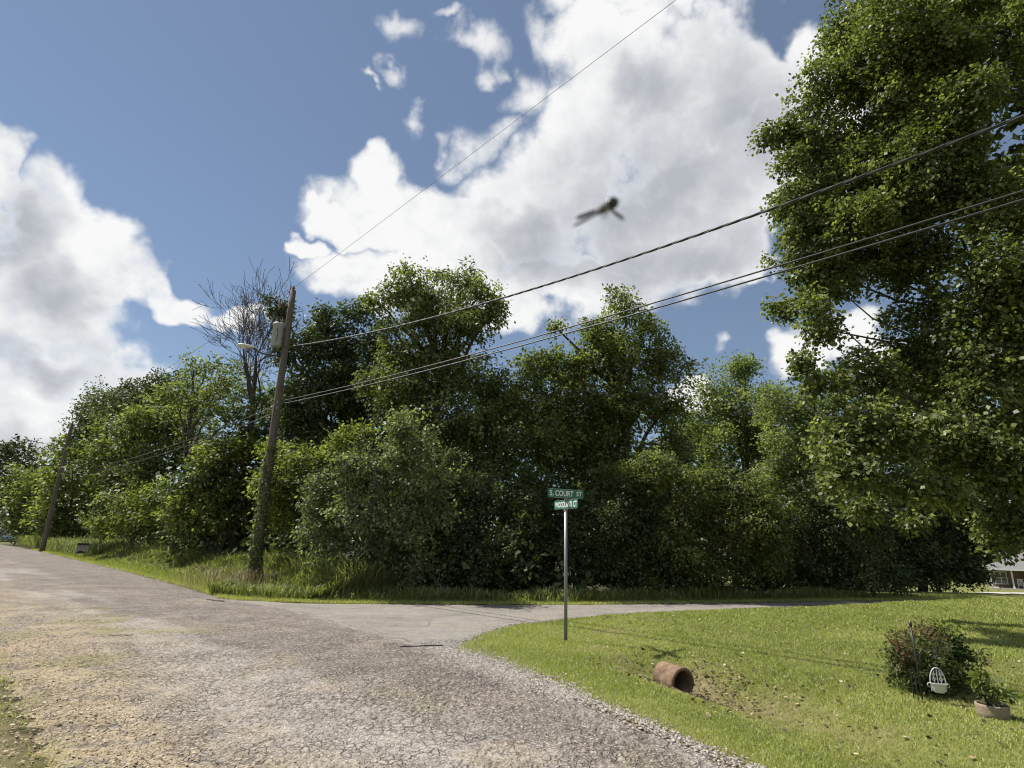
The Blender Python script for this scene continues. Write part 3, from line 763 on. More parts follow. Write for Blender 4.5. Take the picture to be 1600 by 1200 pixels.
plant('tree', 'lower tree filling the dip between the two tallest crowns', 'tree', [(832, 585, 44, 36), (870, 570, 30, 24), (855, 640, 56, 52), (800, 640, 46, 52), (840, 720, 70, 60), (895, 690, 50, 50)], 23, LM['leaf_mid'], L=0.145, lai=0.95)
plant('tree', 'tall pointed tree right of the middle with wires crossing its top', 'tree', [(975, 485, 36, 26), (930, 515, 42, 28), (1005, 530, 42, 36), (955, 570, 62, 50), (1035, 585, 38, 34), (895, 590, 38, 40), (990, 640, 78, 56), (1045, 640, 30, 40), (930, 670, 60, 50), (868, 515, 18, 12), (960, 730, 90, 50), (980, 790, 90, 60), (1050, 720, 50, 50)], 24, LM['leaf_mid'], L=0.14, lai=0.95, trunk_r=0.3, lump=0.3, tint_shift=0.08)
plant('tree', 'pale tree with upright feathery twigs left of the big near tree', 'tree', [(1145, 590, 26, 26), (1165, 575, 18, 22), (1112, 630, 34, 36), (1175, 630, 46, 36), (1145, 680, 60, 46), (1100, 700, 40, 46), (1205, 640, 30, 24), (1190, 720, 50, 40)], 29, LM['leaf_pale'], L=0.14, lai=0.8, spray=0.85, top_bias=0.5, droop=-0.1)
plant('tree', 'pale leafy tree partly behind the big near tree', 'tree', [(1230, 645, 44, 36), (1275, 690, 56, 52), (1222, 715, 50, 46), (1310, 640, 46, 40), (1260, 760, 60, 50)], 25, LM['leaf_pale'], L=0.12, lai=0.9)
plant('thicket_shrub', 'big glossy grey green shrub bulging toward the road', 'shrub', [(600, 715, 46, 30), (548, 742, 42, 34), (618, 755, 42, 38), (560, 800, 62, 50), (628, 825, 42, 50), (512, 850, 42, 52), (590, 870, 62, 50), (500, 800, 30, 30), (640, 890, 36, 40), (545, 905, 50, 34), (655, 700, 40, 36), (670, 780, 40, 50), (640, 660, 30, 26), (500, 760, 30, 26)], 18.2, LM['leaf_grey'], L=0.108, lai=0.95, multi=4, droop=0.4)
plant('thicket_shrub', 'dusky shrub between the big glossy one and the street sign', 'shrub', [(735, 785, 46, 36), (772, 800, 42, 44), (705, 830, 46, 44), (752, 870, 70, 50), (690, 890, 40, 38), (800, 880, 40, 45), (690, 750, 40, 50), (820, 830, 40, 60), (640, 850, 40, 60), (780, 915, 60, 30)], 19.8, LM['leaf_dark'], L=0.10, lai=0.95, multi=4)  # darker leaf colour paints in the deep shade along the wood's front
plant('thicket_shrub', 'dark shaded shrub directly behind the green street sign', 'shrub', [(880, 775, 46, 40), (850, 840, 50, 52), (930, 830, 56, 60), (895, 890, 70, 44), (960, 890, 50, 40), (830, 900, 40, 34), (980, 800, 50, 50), (820, 800, 40, 50)], 20.4, LM['leaf_dark'], L=0.105, lai=1.0, multi=4)  # shade at the foot of the wood is put into the dark leaf colour
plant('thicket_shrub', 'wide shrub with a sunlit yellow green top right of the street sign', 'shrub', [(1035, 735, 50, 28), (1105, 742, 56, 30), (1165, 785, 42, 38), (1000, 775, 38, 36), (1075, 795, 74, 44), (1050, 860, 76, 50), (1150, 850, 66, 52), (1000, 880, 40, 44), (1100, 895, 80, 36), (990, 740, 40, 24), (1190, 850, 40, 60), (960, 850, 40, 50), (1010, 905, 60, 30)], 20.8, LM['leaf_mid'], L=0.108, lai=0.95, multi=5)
plant('thicket_shrub', 'dark shrub at the bend of the side road under the big near tree', 'shrub', [(1235, 825, 52, 42), (1305, 855, 54, 46), (1225, 885, 64, 42), (1345, 890, 46, 36), (1180, 900, 44, 34), (1280, 900, 60, 34), (1190, 830, 40, 46), (1270, 780, 50, 40), (1360, 840, 50, 50), (1390, 900, 40, 30)], 23.5, LM['leaf_dark'], L=0.12, lai=0.95, multi=4)  # dark leaves stand in for shade on this front shrub too
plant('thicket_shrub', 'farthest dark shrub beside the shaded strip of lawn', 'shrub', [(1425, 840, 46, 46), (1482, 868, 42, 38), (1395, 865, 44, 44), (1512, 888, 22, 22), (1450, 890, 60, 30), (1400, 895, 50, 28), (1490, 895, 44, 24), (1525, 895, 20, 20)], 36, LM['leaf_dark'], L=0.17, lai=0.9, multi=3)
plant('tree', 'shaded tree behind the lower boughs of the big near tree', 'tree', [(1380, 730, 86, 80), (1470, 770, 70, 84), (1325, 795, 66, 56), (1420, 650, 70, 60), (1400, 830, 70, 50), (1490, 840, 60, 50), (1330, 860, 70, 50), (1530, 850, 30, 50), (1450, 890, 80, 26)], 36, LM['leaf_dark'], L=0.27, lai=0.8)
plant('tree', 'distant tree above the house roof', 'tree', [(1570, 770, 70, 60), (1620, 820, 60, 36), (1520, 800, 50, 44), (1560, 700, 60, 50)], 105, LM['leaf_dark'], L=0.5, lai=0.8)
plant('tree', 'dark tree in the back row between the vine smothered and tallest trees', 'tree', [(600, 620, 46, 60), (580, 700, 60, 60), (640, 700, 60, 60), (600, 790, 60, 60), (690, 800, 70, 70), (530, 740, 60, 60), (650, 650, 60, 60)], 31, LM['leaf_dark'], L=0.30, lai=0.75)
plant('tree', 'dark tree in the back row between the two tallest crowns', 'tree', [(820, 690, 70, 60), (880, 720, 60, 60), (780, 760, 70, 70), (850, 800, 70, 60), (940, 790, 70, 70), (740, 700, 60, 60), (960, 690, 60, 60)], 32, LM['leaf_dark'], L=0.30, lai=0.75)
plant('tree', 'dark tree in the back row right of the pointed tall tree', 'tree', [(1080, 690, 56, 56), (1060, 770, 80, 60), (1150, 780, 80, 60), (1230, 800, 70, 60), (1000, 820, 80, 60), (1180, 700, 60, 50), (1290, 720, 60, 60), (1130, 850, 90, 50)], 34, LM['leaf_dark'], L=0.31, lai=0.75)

# --- the bare tree
r2 = np.random.default_rng(77)
bt = px_at(385, 700, 29); root = thing('bare_tree', (bt[0], bt[1], 0.05), 'tall leafless dead tree standing left of the transformer pole', 'tree', WOOD)
mb = MB(); tw = MB()


def grow(p, d, L, r, lev):
    n = 4; pts = [p]; rr = [r]
    for i in range(n):
        d = nrm(d + r2.normal(size=3) * 0.14 + np.array([0, 0, 0.06])); p = p + d * L / n; pts.append(p); rr.append(max(0.010, r * (1 - 0.5 * (i + 1) / n)))
    (mb if lev < 2 else tw).tube(pts, rr, 7 if lev < 2 else 3, cap=False)
    if lev >= 5 or r < 0.0101 and lev > 4: return
    for _ in range(3 if lev in (1, 2) else 2 + (r2.random() < 0.5)):
        nd = nrm(d + r2.normal(size=3) * (0.55, 0.55, 0.35)); grow(pts[r2.integers(2, n + 1)], nd, L * r2.uniform(0.55, 0.82), rr[-1] * r2.uniform(0.6, 0.85), lev + 1)
    grow(p, nrm(d + r2.normal(size=3) * 0.2), L * 0.75, rr[-1] * 0.85, lev + 1)


b0 = np.array([bt[0], bt[1], -0.1])
fork = px_at(396, 640, 29)
pts = limb_path(b0, fork, r2, 6, 0.03); mb.tube(pts, [0.19, 0.17, 0.155, 0.145, 0.14, 0.135, 0.13], 9)
for (u, v, r_, L_) in [(388, 520, 0.11, 5.6), (425, 510, 0.10, 5.4), (352, 545, 0.085, 4.8), (450, 570, 0.07, 3.8), (365, 520, 0.08, 5.0)]:
    tip = px_at(u, v, 29 + r2.uniform(-1.5, 1.5)); dv = nrm(tip - fork)
    grow(fork + r2.normal(size=3) * 0.06, dv, L_ * 0.52, r_, 1)
mb.build('trunk', M['dead_bark'], root, True)
o = tw.build('twigs', M['dead_bark'], root); o['kind'] = 'stuff'
crown(root, 'foliage', px_lobes([(345, 620, 34, 30), (420, 640, 26, 30), (440, 500, 16, 14), (370, 585, 24, 20), (330, 580, 20, 14)], 29, r2), M['leaf_mid'], 0.13, 0.5, seed=777)

# --- the big tree on the right, near
r2 = np.random.default_rng(301)
BIG = [(1285, 350, 62, 46, 0), (1350, 350, 66, 46, -1), (1245, 362, 30, 36, 0), (1385, 220, 76, 60, 0), (1300, 235, 56, 42, 0), (1290, 455, 56, 36, 0), (1400, 350, 70, 60, 1), (1230, 260, 24, 24, 0), (1330, 60, 50, 62, 1), (1450, 90, 60, 50, -2), (1400, 30, 50, 50, -1.5), (1500, 190, 60, 60, -2.5), (1530, 20, 60, 60, -2), (1290, 165, 62, 46, 0), (1232, 215, 36, 28, 0), (1390, 130, 92, 84, -1), (1470, 40, 96, 72, 1), (1560, 110, 92, 96, -2), (1345, 285, 90, 60, 0), (1228, 305, 24, 26, 0),
       (1260, 300, 46, 40, 1), (1450, 280, 92, 76, -1), (1560, 320, 84, 84, -2), (1238, 412, 42, 42, 0), (1310, 400, 72, 44, 1), (1420, 420, 78, 56, 0), (1530, 450, 80, 66, -2), (1222, 490, 28, 22, 0),
       (1270, 500, 36, 40, -1), (1450, 500, 56, 36, 0), (1556, 590, 80, 80, -2), (1450, 590, 80, 60, 0), (1345, 590, 62, 34, -1), (1258, 580, 20, 30, -1.5), (1290, 605, 40, 24, -1.5), (1480, 690, 92, 60, -1), (1385, 685, 74, 46, -2),
       (1320, 735, 46, 36, -2), (1300, 690, 50, 40, -1.5), (1560, 740, 62, 70, -2), (1545, 820, 46, 40, -1), (1400, 765, 44, 30, -2), (1470, 770, 44, 34, -2), (1590, 830, 30, 30, -1),
       (1345, 800, 30, 22, 0), (1420, 820, 24, 14, 0), (1660, 200, 100, 100, -1), (1660, 420, 100, 110, -1), (1660, 640, 100, 110, -1), (1400, -60, 90, 70, 0), (1520, -110, 120, 90, 0), (1660, -40, 110, 110, 1),
       (1780, 300, 100, 120, 0), (1780, 560, 100, 120, 0), (1760, 90, 110, 110, 0)]
lobes = px_lobes(BIG, 13.5, r2, 1.15)
seen = [i for i, e in enumerate(BIG) if e[0] < 1655 and e[1] > -55]; unseen = [i for i in range(len(BIG)) if i not in seen]
big_lobes = knobs([lobes[i] for i in seen], r2, 8, 0.46, 0.62); off_lobes = knobs([lobes[i] for i in unseen], r2, 6, 0.5, 0.65)
bp = np.array([12.6, 13.6]); bz = H1(*bp)
root = thing('broadleaf_tree', (bp[0], bp[1], bz), 'huge broadleaf tree filling the right side with boughs drooping over the lawn', 'tree')
crown(root, 'crown', big_lobes, M['leaf_big'], 0.096, 0.66, 'quad', 31, extra=[(off_lobes, 0.26, 0.42)], per=16, spray=0.40, fill=0.3, lump=0.3, droop=0.45, ar=0.78)
mb = MB()
tp = np.array([12.0, 13.4, 15.0])
pts = limb_path((bp[0], bp[1], bz - 0.2), tp, r2, 10, 0.02)
mb.tube(pts, [0.52, 0.42, 0.38, 0.34, 0.3, 0.27, 0.22, 0.18, 0.14, 0.1, 0.05], 12)
for c, r in lobes:
    if c[2] < 4.5: continue
    k_ = np.clip((c[2] - bz) / 18 - 0.12, 0.08, 0.85); a = pts[int(round(k_ * 10))]
    mb.tube(limb_path(a, c, r2, 7, 0.05), [0.05 * (1 - 0.85 * i / 7) for i in range(8)], 6, cap=False)
mb.build('trunk', M['bark'], root, True)

# --- undergrowth: leaves in the dark behind the front row
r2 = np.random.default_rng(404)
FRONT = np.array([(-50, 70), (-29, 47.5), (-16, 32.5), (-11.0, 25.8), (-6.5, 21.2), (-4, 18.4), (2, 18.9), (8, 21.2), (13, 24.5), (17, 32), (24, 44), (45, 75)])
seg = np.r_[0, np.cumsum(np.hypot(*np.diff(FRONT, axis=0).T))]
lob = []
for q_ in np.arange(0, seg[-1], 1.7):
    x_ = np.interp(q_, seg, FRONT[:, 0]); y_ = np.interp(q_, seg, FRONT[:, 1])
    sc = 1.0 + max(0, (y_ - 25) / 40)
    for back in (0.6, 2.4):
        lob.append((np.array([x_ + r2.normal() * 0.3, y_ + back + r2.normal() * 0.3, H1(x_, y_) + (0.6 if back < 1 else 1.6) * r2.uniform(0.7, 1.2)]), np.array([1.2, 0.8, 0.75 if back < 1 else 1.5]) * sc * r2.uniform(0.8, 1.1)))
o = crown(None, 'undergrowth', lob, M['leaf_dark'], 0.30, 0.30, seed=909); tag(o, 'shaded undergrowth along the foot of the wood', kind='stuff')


lob = []
for a_ in np.arange(-100, 100, 1.6):
    d0 = 165 + r2.uniform(-18, 18); x_ = d0 * math.sin(R(a_)); y_ = d0 * math.cos(R(a_)); hh = r2.uniform(3.5, 6.0)
    lob.append((np.array([x_, y_, H1(x_, y_) + hh * 0.8]), np.array([3.6, 3.0, hh])))
o = crown(None, 'far_wood', lob, M['leaf_dark'], 1.5, 0.8, seed=911); tag(o, 'far woods closing the horizon', kind='stuff')

# ------------------------------------------------------------------ grass
def blades(name, x, y, h, wd, lean, mat, tint, label=None, parent=None, zoff=0.0):
    n = len(x); a = rng.random(n) * 2 * math.pi
    z = height(x, y) - 0.01 + zoff
    p = np.stack([x, y, z], -1); la = rng.random(n) * 2 * math.pi
    side = np.stack([np.cos(a), np.sin(a), np.zeros(n)], -1); ld = np.stack([np.cos(la), np.sin(la), np.zeros(n)], -1)
    tip = p + ld * (h * lean)[:, None] + np.array([0, 0, 1.0]) * (h * np.sqrt(np.clip(1 - lean ** 2, 0.05, 1)))[:, None]
    f = np.stack([p + side * wd[:, None] * 0.5, tip, p - side * wd[:, None] * 0.5], 1)
    o = np_mesh(name, f, 3, tint, mat, parent); tag(o, label, kind='stuff'); return o


# lawn: more blades near the camera, wider ones farther off
N = 760000
rr = 3.0 * (30 / 3.0) ** (rng.random(N) ** 0.85); aa = R(-14) + rng.random(N) * R(66)
x = rr * np.sin(aa); y = rr * np.cos(aa)
s_, t_ = st(x, y)
edge = t_ - road_edge_r(s_) - 0.12 * (fbm(x, y, 3.0, 201, 3) - 0.3)
ok = is_lawn(x, y) & (edge > 0.02) & (np.hypot(x - 2.52, y - 8.8) > 0.3 + 0.25 * fbm(x, y, 4, 203))
ok &= rng.random(N) < smooth(0.0, 0.35, edge) * 0.9 + 0.1
bald = smooth(0.66, 0.78, fbm(x, y, 1.1, 31)); ok &= rng.random(N) > bald * 0.5
ok &= rng.random(N) > 0.75 * np.exp(-(poly_dist(x, y, DITCH) / 0.5) ** 2) * smooth(7.0, 7.8, y) * smooth(0.35, 0.6, fbm(x, y, 2.0, 33))
x, y, edge = x[ok], y[ok], edge[ok]; d_ = np.hypot(x, y)
dry = np.exp(-(edge / 0.6) ** 2) * 0.55 + 0.45 * smooth(0.50, 0.72, fbm(x, y, 0.45, 205, 4))
h = (0.020 + 0.020 * rng.random(len(x))) * (0.75 + 0.8 * fbm(x, y, 1.3, 207, 3)) * (1 + 0.035 * d_)
tint = np.clip(0.30 + dry * 0.6 + 0.16 * rng.normal(size=len(x)) + 0.25 * (fbm(x, y, 2.2, 209, 3) - 0.5), 0, 1)
blades('lawn_grass', x, y, h, 0.0034 + 0.00125 * d_, 0.3 + 0.6 * rng.random(len(x)), M['grass'], tint, 'mown grass of the sloping lawn')
# verge along both roads on the wood side
N = 62000
s_ = 15 + 55 * rng.random(N) ** 1.7; t_ = road_edge_r(s_) + 0.02 + 2.2 * rng.random(N)
x = (t_ - s_) * SQ; y = (t_ + s_) * SQ; ok = (~on_woodland(x, y)) & (~is_lawn(x, y)); x, y, t_, s_ = x[ok], y[ok], t_[ok], s_[ok]
k_ = rng.random(40000); xa = -6 + 26 * k_ ** 1.2; ya = np.interp(xa, FARE[:, 0], FARE[:, 1]) + 0.04 + 1.2 * rng.random(40000) ** 1.3
x = np.r_[x, xa]; y = np.r_[y, ya]; d_ = np.hypot(x, y)
fe = np.minimum(poly_dist(x, y, FARE), np.abs(st(x, y)[1] - road_edge_r(st(x, y)[0])))
h = (0.05 + 0.07 * rng.random(len(x))) * (1 + 1.6 * smooth(0.3, 1.3, fe))
blades('verge_grass', x, y, h, 0.004 + 0.0009 * d_, 0.3 + 0.5 * rng.random(len(x)), M['grass'], np.clip(0.34 + 0.4 * np.exp(-(fe / 0.3) ** 2) + 0.2 * rng.normal(size=len(x)), 0, 1), 'short grass verge at the foot of the wood')
# left shoulder
N = 17000
s_ = 3 + 16 * rng.random(N) ** 1.5; t_ = road_edge_l(s_) - 2.5 * rng.random(N) + 0.1; x = (t_ - s_) * SQ; y = (t_ + s_) * SQ
ok = rng.random(N) < smooth(0.70, 0.46, fbm(x, y, 0.8, 21)); x, y = x[ok], y[ok]; d_ = np.hypot(x, y)
blades('shoulder_grass', x, y, 0.04 + 0.07 * rng.random(len(x)), 0.005 + 0.0012 * d_, 0.3 + 0.5 * rng.random(len(x)), M['grass'], np.clip(0.62 + 0.25 * rng.normal(size=len(x)), 0, 1), 'sparse grass on the sandy left shoulder')


# tall weeds: arching blades of two segments
def weeds(name, x, y, h, wd, mat, tint, label):
    n = len(x); la = rng.random(n) * 6.283; z = height(x, y) - 0.02
    p = np.stack([x, y, z], -1); ld = np.stack([np.cos(la), np.sin(la), np.zeros(n)], -1); side = np.stack([-np.sin(la), np.cos(la), np.zeros(n)], -1) * (wd * 0.5)[:, None]
    k1 = 0.12 + 0.2 * rng.random(n); k2 = 0.3 + 0.5 * rng.random(n)
    m_ = p + ld * (h * k1)[:, None] + np.array([0, 0, 1.0]) * (0.62 * h)[:, None]
    e_ = m_ + ld * (h * k2 * 0.7)[:, None] + np.array([0, 0, 1.0]) * (h * (0.36 - 0.35 * k2))[:, None]
    f = np.stack([p - side * 0.6, m_ - side, e_, m_ + side], 1)
    o = np_mesh(name, f, 4, tint, mat); tag(o, label, kind='stuff')


N = 58000
s_ = 15.2 + 46 * rng.random(N) ** 1.6; fr = rng.random(N)
t_ = road_edge_r(s_) + 0.9 + 3.6 * fr ** 0.8
x = (t_ - s_) * SQ; y = (t_ + s_) * SQ
dens = smooth(0.30, 0.55, fbm(x, y, 0.7, 221, 3)); ok = (rng.random(N) < 0.25 + 0.75 * dens) & (~on_woodland(x, y)) & (poly_dist(x, y, FARE) > 0.5); x, y, fr, s_ = x[ok], y[ok], fr[ok], s_[ok]; d_ = np.hypot(x, y)
h = (0.28 + 0.90 * smooth(0.0, 0.5, fr)) * (0.50 + 0.6 * rng.random(len(x))) * (0.6 + 0.8 * fbm(x, y, 0.9, 223, 3))
weeds('tall_weeds', x, y, h, 0.012 + 0.0011 * d_, M['weed'], np.clip(0.42 + 0.26 * rng.normal(size=len(x)) + 0.7 * (fbm(x, y, 0.8, 225) - 0.5), 0, 1), 'tall weeds and wild grass between the street and the wood')
N = 6000
s_ = 47 + 42 * rng.random(N); t_ = road_edge_r(s_) + 0.6 + 3.5 * rng.random(N); x = (t_ - s_) * SQ; y = (t_ + s_) * SQ
weeds('distant_weeds', x, y, 0.7 + 0.9 * rng.random(N), 0.06 + 0 * x, M['weed'], np.clip(0.42 + 0.2 * rng.normal(size=N), 0, 1), 'tall weeds round the foot of the distant pole')
N = 9000
k_ = rng.random(N); x = -8.5 + 22 * k_ ** 1.5; y = np.interp(x, FARE[:, 0], FARE[:, 1]) + 0.55 + 1.0 * rng.random(N)
h = 0.18 + 0.35 * rng.random(N) * fbm(x, y, 0.8, 231) * 1.8
weeds('roadside_weeds', x, y, h, 0.022 + 0 * x, M['weed'], np.clip(0.38 + 0.2 * rng.normal(size=N), 0, 1), 'weeds along the far edge of the side road')
N = 1100
x = -8.2 + rng.normal(size=N) * 1.0; y = 19.4 + rng.normal(size=N) * 0.7; ok = poly_dist(x, y, FARE) > 0.4; x, y = x[ok], y[ok]
weeds('dry_stalks', x, y, 0.35 + 0.6 * rng.random(len(x)), 0.012 + 0 * x, M['straw'], rng.random(len(x)), 'dry brown stalks around the foot of the transformer pole')

# fallen leaves on the lawn
N = 2600
x = 2.0 + 8.5 * rng.random(N); y = 4.6 + 9.5 * rng.random(N); ok = is_lawn(x, y) & (rng.random(N) < 0.25 + smooth(0.4, 0.65, fbm(x, y, 0.5, 241))); x, y = x[ok], y[ok]
xd = 2.6 + rng.normal(size=900) * 0.55; yd = 8.75 + rng.normal(size=900) * 0.6; ok = is_lawn(xd, yd); x = np.r_[x, xd[ok]]; y = np.r_[y, yd[ok]]
n = len(x); pos = np.stack([x, y, height(x, y) + 0.035], -1); an = rng.random(n) * 6.283
dr = nrm(np.stack([np.cos(an), np.sin(an), rng.normal(size=n) * 0.2], -1)); no = nrm(np.array([0, 0, 1.0]) + rng.normal(size=(n, 3)) * 0.35); no = nrm(no - dr * (no * dr).sum(-1, keepdims=True))
ln = 0.020 + 0.040 * rng.random(n) ** 2
f = leaf_faces(pos, dr, no, ln, ln * 0.8, 'lobed', rng)
o = np_mesh('fallen_leaves', f, 6, np.where(rng.random(n) < 0.6, 0.0, rng.random(n)), leaf_mat('dry_leaf', (0.07, 0.05, 0.03), (0.26, 0.19, 0.10), (0.52, 0.44, 0.29), trans=0.1, tcol=(1, 1, 1)), None); tag(o, 'dry leaves scattered over the lawn', kind='stuff')

# loose gravel: little angular stones
ICO_V = np.array([(0, 0, 1), (0.9, 0, 0.1), (0.28, 0.85, 0), (-0.75, 0.5, 0.05), (-0.7, -0.55, 0), (0.3, -0.85, 0.1), (0, 0, -0.6)])
ICO_F = [(0, 1, 2), (0, 2, 3), (0, 3, 4), (0, 4, 5), (0, 5, 1), (6, 2, 1), (6, 3, 2), (6, 4, 3), (6, 5, 4), (6, 1, 5)]


def gravel(name, x, y, z, size, mat, label):
    n = len(x); a = rng.random(n) * 6.283; sc = np.stack([size * (0.7 + 0.6 * rng.random(n)), size * (0.7 + 0.6 * rng.random(n)), size * (0.4 + 0.4 * rng.random(n))], -1)
    v = ICO_V[None] * sc[:, None] * (0.75 + 0.5 * rng.random((n, 7, 1))); ca, sa = np.cos(a)[:, None], np.sin(a)[:, None]
    vx = v[..., 0] * ca - v[..., 1] * sa + x[:, None]; vy = v[..., 0] * sa + v[..., 1] * ca + y[:, None]; vz = v[..., 2] + z[:, None]
    V = np.stack([vx, vy, vz], -1); F = np.stack([V[:, list(q_)] for q_ in ICO_F], 1).reshape(-1, 3, 3)
    o = np_mesh(name, F, 3, np.repeat(rng.random(n), 10), mat); tag(o, label, kind='stuff')


stone_m = leaf_mat('gravel_stone', (0.16, 0.138, 0.12), (0.30, 0.268, 0.235), (0.50, 0.46, 0.41), rough=0.9, trans=0.0, spec=0.2)
sand_m = leaf_mat('sandy_grit', (0.22, 0.15, 0.085), (0.42, 0.33, 0.21), (0.60, 0.52, 0.38), rough=0.9, trans=0.0, spec=0.2)
N = 4800
s_ = 1.0 + 7.2 * rng.random(N); t_ = road_edge_r(s_) + rng.normal(size=N) * 0.14 * (0.6 + smooth(3, 7, s_)) + 0.02; s2 = s_
x = (t_ - s_) * SQ; y = (t_ + s_) * SQ
s3 = 4.3 + 3.6 * rng.random(5200); t3 = road_edge_r(s3) + rng.normal(size=5200) * 0.20 - 0.10; x = np.r_[x, (t3 - s3) * SQ]; y = np.r_[y, (t3 + s3) * SQ]; N = len(x)
gravel('edge_gravel', x, y, np.maximum(height(x, y), 0.008) + 0.004, 0.009 + 0.010 * rng.random(N) ** 2, stone_m, 'pale loose gravel along the broken edge of the street')
N = 1500
k_ = rng.random(N); xy = resample(NEAR[:5], k_); x = xy[:, 0] + rng.normal(size=N) * 0.10; y = xy[:, 1] + rng.normal(size=N) * 0.10
gravel('corner_gravel', x, y, np.maximum(height(x, y), 0.004) + 0.004, 0.009 + 0.009 * rng.random(N) ** 2, stone_m, 'loose gravel round the grassy corner of the side road')
N = 6500
s_ = 2.0 + 13 * rng.random(N) ** 1.3; t_ = 0.7 + np.abs(rng.normal(size=N)) * 0.9; ok = rng.random(N) < smooth(0.30, 0.6, fbm(s_ * 0.35, t_, 0.8, 91, 4)); s_, t_ = s_[ok], t_[ok]
x = (t_ - s_) * SQ; y = (t_ + s_) * SQ
gravel('sandy_gravel', x, y, 0 * x + 0.022, 0.006 + 0.012 * rng.random(len(x)) ** 2, sand_m, 'tan grit washed over the left side of the street')
N = 2600
s_ = 0.8 + 9 * rng.random(N) ** 1.2; t_ = 1.0 + 4.6 * rng.random(N); ok = t_ < road_edge_r(s_) - 0.1; s_, t_ = s_[ok], t_[ok]; x = (t_ - s_) * SQ; y = (t_ + s_) * SQ
gravel('loose_chippings', x, y, 0 * x + 0.018, 0.005 + 0.007 * rng.random(len(x)) ** 2, stone_m, 'loose chippings on the cracked street')

# ------------------------------------------------------------------ utility poles and wires
PA = R(134.0); PD = np.array([math.sin(PA), math.cos(PA), 0.0]); PL = np.array([-PD[1] * 1.0, PD[0], 0.0])
POLES = 'utility poles along the street'
pb = np.array([-8.19, 19.58]); pz = H1(*pb); PT = 10.42


def pole_body(root, b, z0, top, r0, r1):
    mb = MB(); mb.tube([(b[0], b[1], z0 - 0.3 + (top - z0 + 0.3) * k_) for k_ in np.linspace(0, 1, 12)], list(np.linspace(r0, r1, 12)), 16)
    return mb.build('pole', M['pole'], root, True)


up = thing('utility_pole', (pb[0], pb[1], pz), 'weathered wooden utility pole with grey transformer, street lamp and ivy on its foot', 'utility pole', POLES)
pole_body(up, pb, pz, PT, 0.16, 0.105)
ctr = lambda z, off=(0, 0, 0): np.array([pb[0], pb[1], z]) + np.array(off)
# view-left of the pole
LF = np.array([-0.93, -0.37, 0.0]); LF /= np.linalg.norm(LF); FR = np.array([0.37, -0.93, 0.0])
tc_ = ctr(8.62) + LF * 0.32
mb = MB(); mb.lathe(tc_ - (0, 0, 0.43), [(0.0, 0), (0.17, 0), (0.185, 0.02), (0.185, 0.78), (0.205, 0.79), (0.205, 0.84), (0.17, 0.88), (0.0, 0.91)], 24)
tr = mb.build('transformer', M['can'], up, True)
mb = MB()
for dx in (-0.09, 0.10): mb.lathe(tc_ + LF * dx * -1 + (0, 0, 0.48), [(0.035, 0), (0.05, 0.02), (0.028, 0.04), (0.046, 0.07), (0.026, 0.09), (0.04, 0.12), (0.018, 0.15), (0.012, 0.22)], 10)
mb.build('bushing', M['porcelain'], tr, True)
for z_ in (8.85, 8.35):
    mb = MB(); mb.box(ctr(z_) + LF * 0.14, (0.16, 0.10, 0.09), (LF, FR, (0, 0, 1))); mb.build('bracket', M['steel_dark'], up)
mb = MB(); mb.tube([tc_ + FR * 0.19 + LF * 0.03 + (0, 0, 0.2), tc_ + FR * 0.205 + LF * -0.02 + (0, 0, 0), tc_ + FR * 0.20 + LF * 0.02 + (0, 0, -0.35)], 0.010, 5); mb.build('ground_wire', M['cable'], tr)
# fused cutout on a short arm
mb = MB(); mb.tube([ctr(9.75), ctr(9.8) + LF * 0.38 + FR * 0.05], 0.025, 6); mb.build('cutout_arm', M['steel_dark'], up)
mb = MB(); mb.lathe(ctr(9.62) + LF * 0.38 + FR * 0.05, [(0.03, 0), (0.055, 0.03), (0.03, 0.06), (0.055, 0.1), (0.03, 0.14), (0.055, 0.18), (0.03, 0.22), (0.05, 0.28), (0.0, 0.3)], 8); mb.build('cutout', M['porcelain'], up, True)
mb = MB(); mb.tube([ctr(9.6) + LF * 0.38 + FR * 0.05, ctr(9.35) + LF * 0.5, tc_ + LF * 0.09 + (0, 0, 0.70)], 0.012, 5); mb.tube([ctr(PT + 0.1), ctr(10.2) + LF * 0.25, ctr(9.9) + LF * 0.38], 0.010, 5); mb.build('jumper_wire', M['cable'], up)
mb = MB(); mb.lathe(ctr(PT - 0.02), [(0.02, 0), (0.02, 0.08), (0.06, 0.09), (0.065, 0.13), (0.035, 0.15), (0.055, 0.19), (0.0, 0.22)], 10); mb.build('insulator', M['porcelain'], up, True)
# street lamp: arm dips away from the pole and rises to the cobra head
la = ctr(7.95); l1 = la + LF * 0.30 + (0, 0, -0.10); head = px_at(386, 541, 19.2)
mb = MB(); mb.tube([la + LF * 0.1, l1, l1 * 0.55 + head * 0.45 + (0, 0, -0.08), head * 0.86 + l1 * 0.14 + (0, 0, 0.03), head + nrm(l1 - head) * 0.22], [0.032, 0.032, 0.03, 0.028, 0.026], 8)
arm = mb.build('lamp_arm', M['steel_dark'], up, True)
hd = nrm(head - l1) * (1, 1, 0.25); hd = nrm(hd)
mb = MB(); mb.lathe(head - hd * 0.30, [(0.03, 0), (0.06, 0.05), (0.10, 0.18), (0.135, 0.36), (0.135, 0.48), (0.10, 0.58), (0.0, 0.62)], 14, hd)
mb.v = [tuple(np.array(p) * (1, 1, 1) - np.array([0, 0, 1]) * ((np.array(p) - head)[2]) * 0.45) for p in mb.v]
lh = mb.build('lamp_head', M['lamp_shell'], up, True)
mb = MB(); mb.lathe(head + hd * 0.10 + (0, 0, -0.04), [(0.11, 0), (0.10, -0.04), (0.06, -0.075), (0.0, -0.09)], 12); mb.build('lens', M['lens'], lh, True)
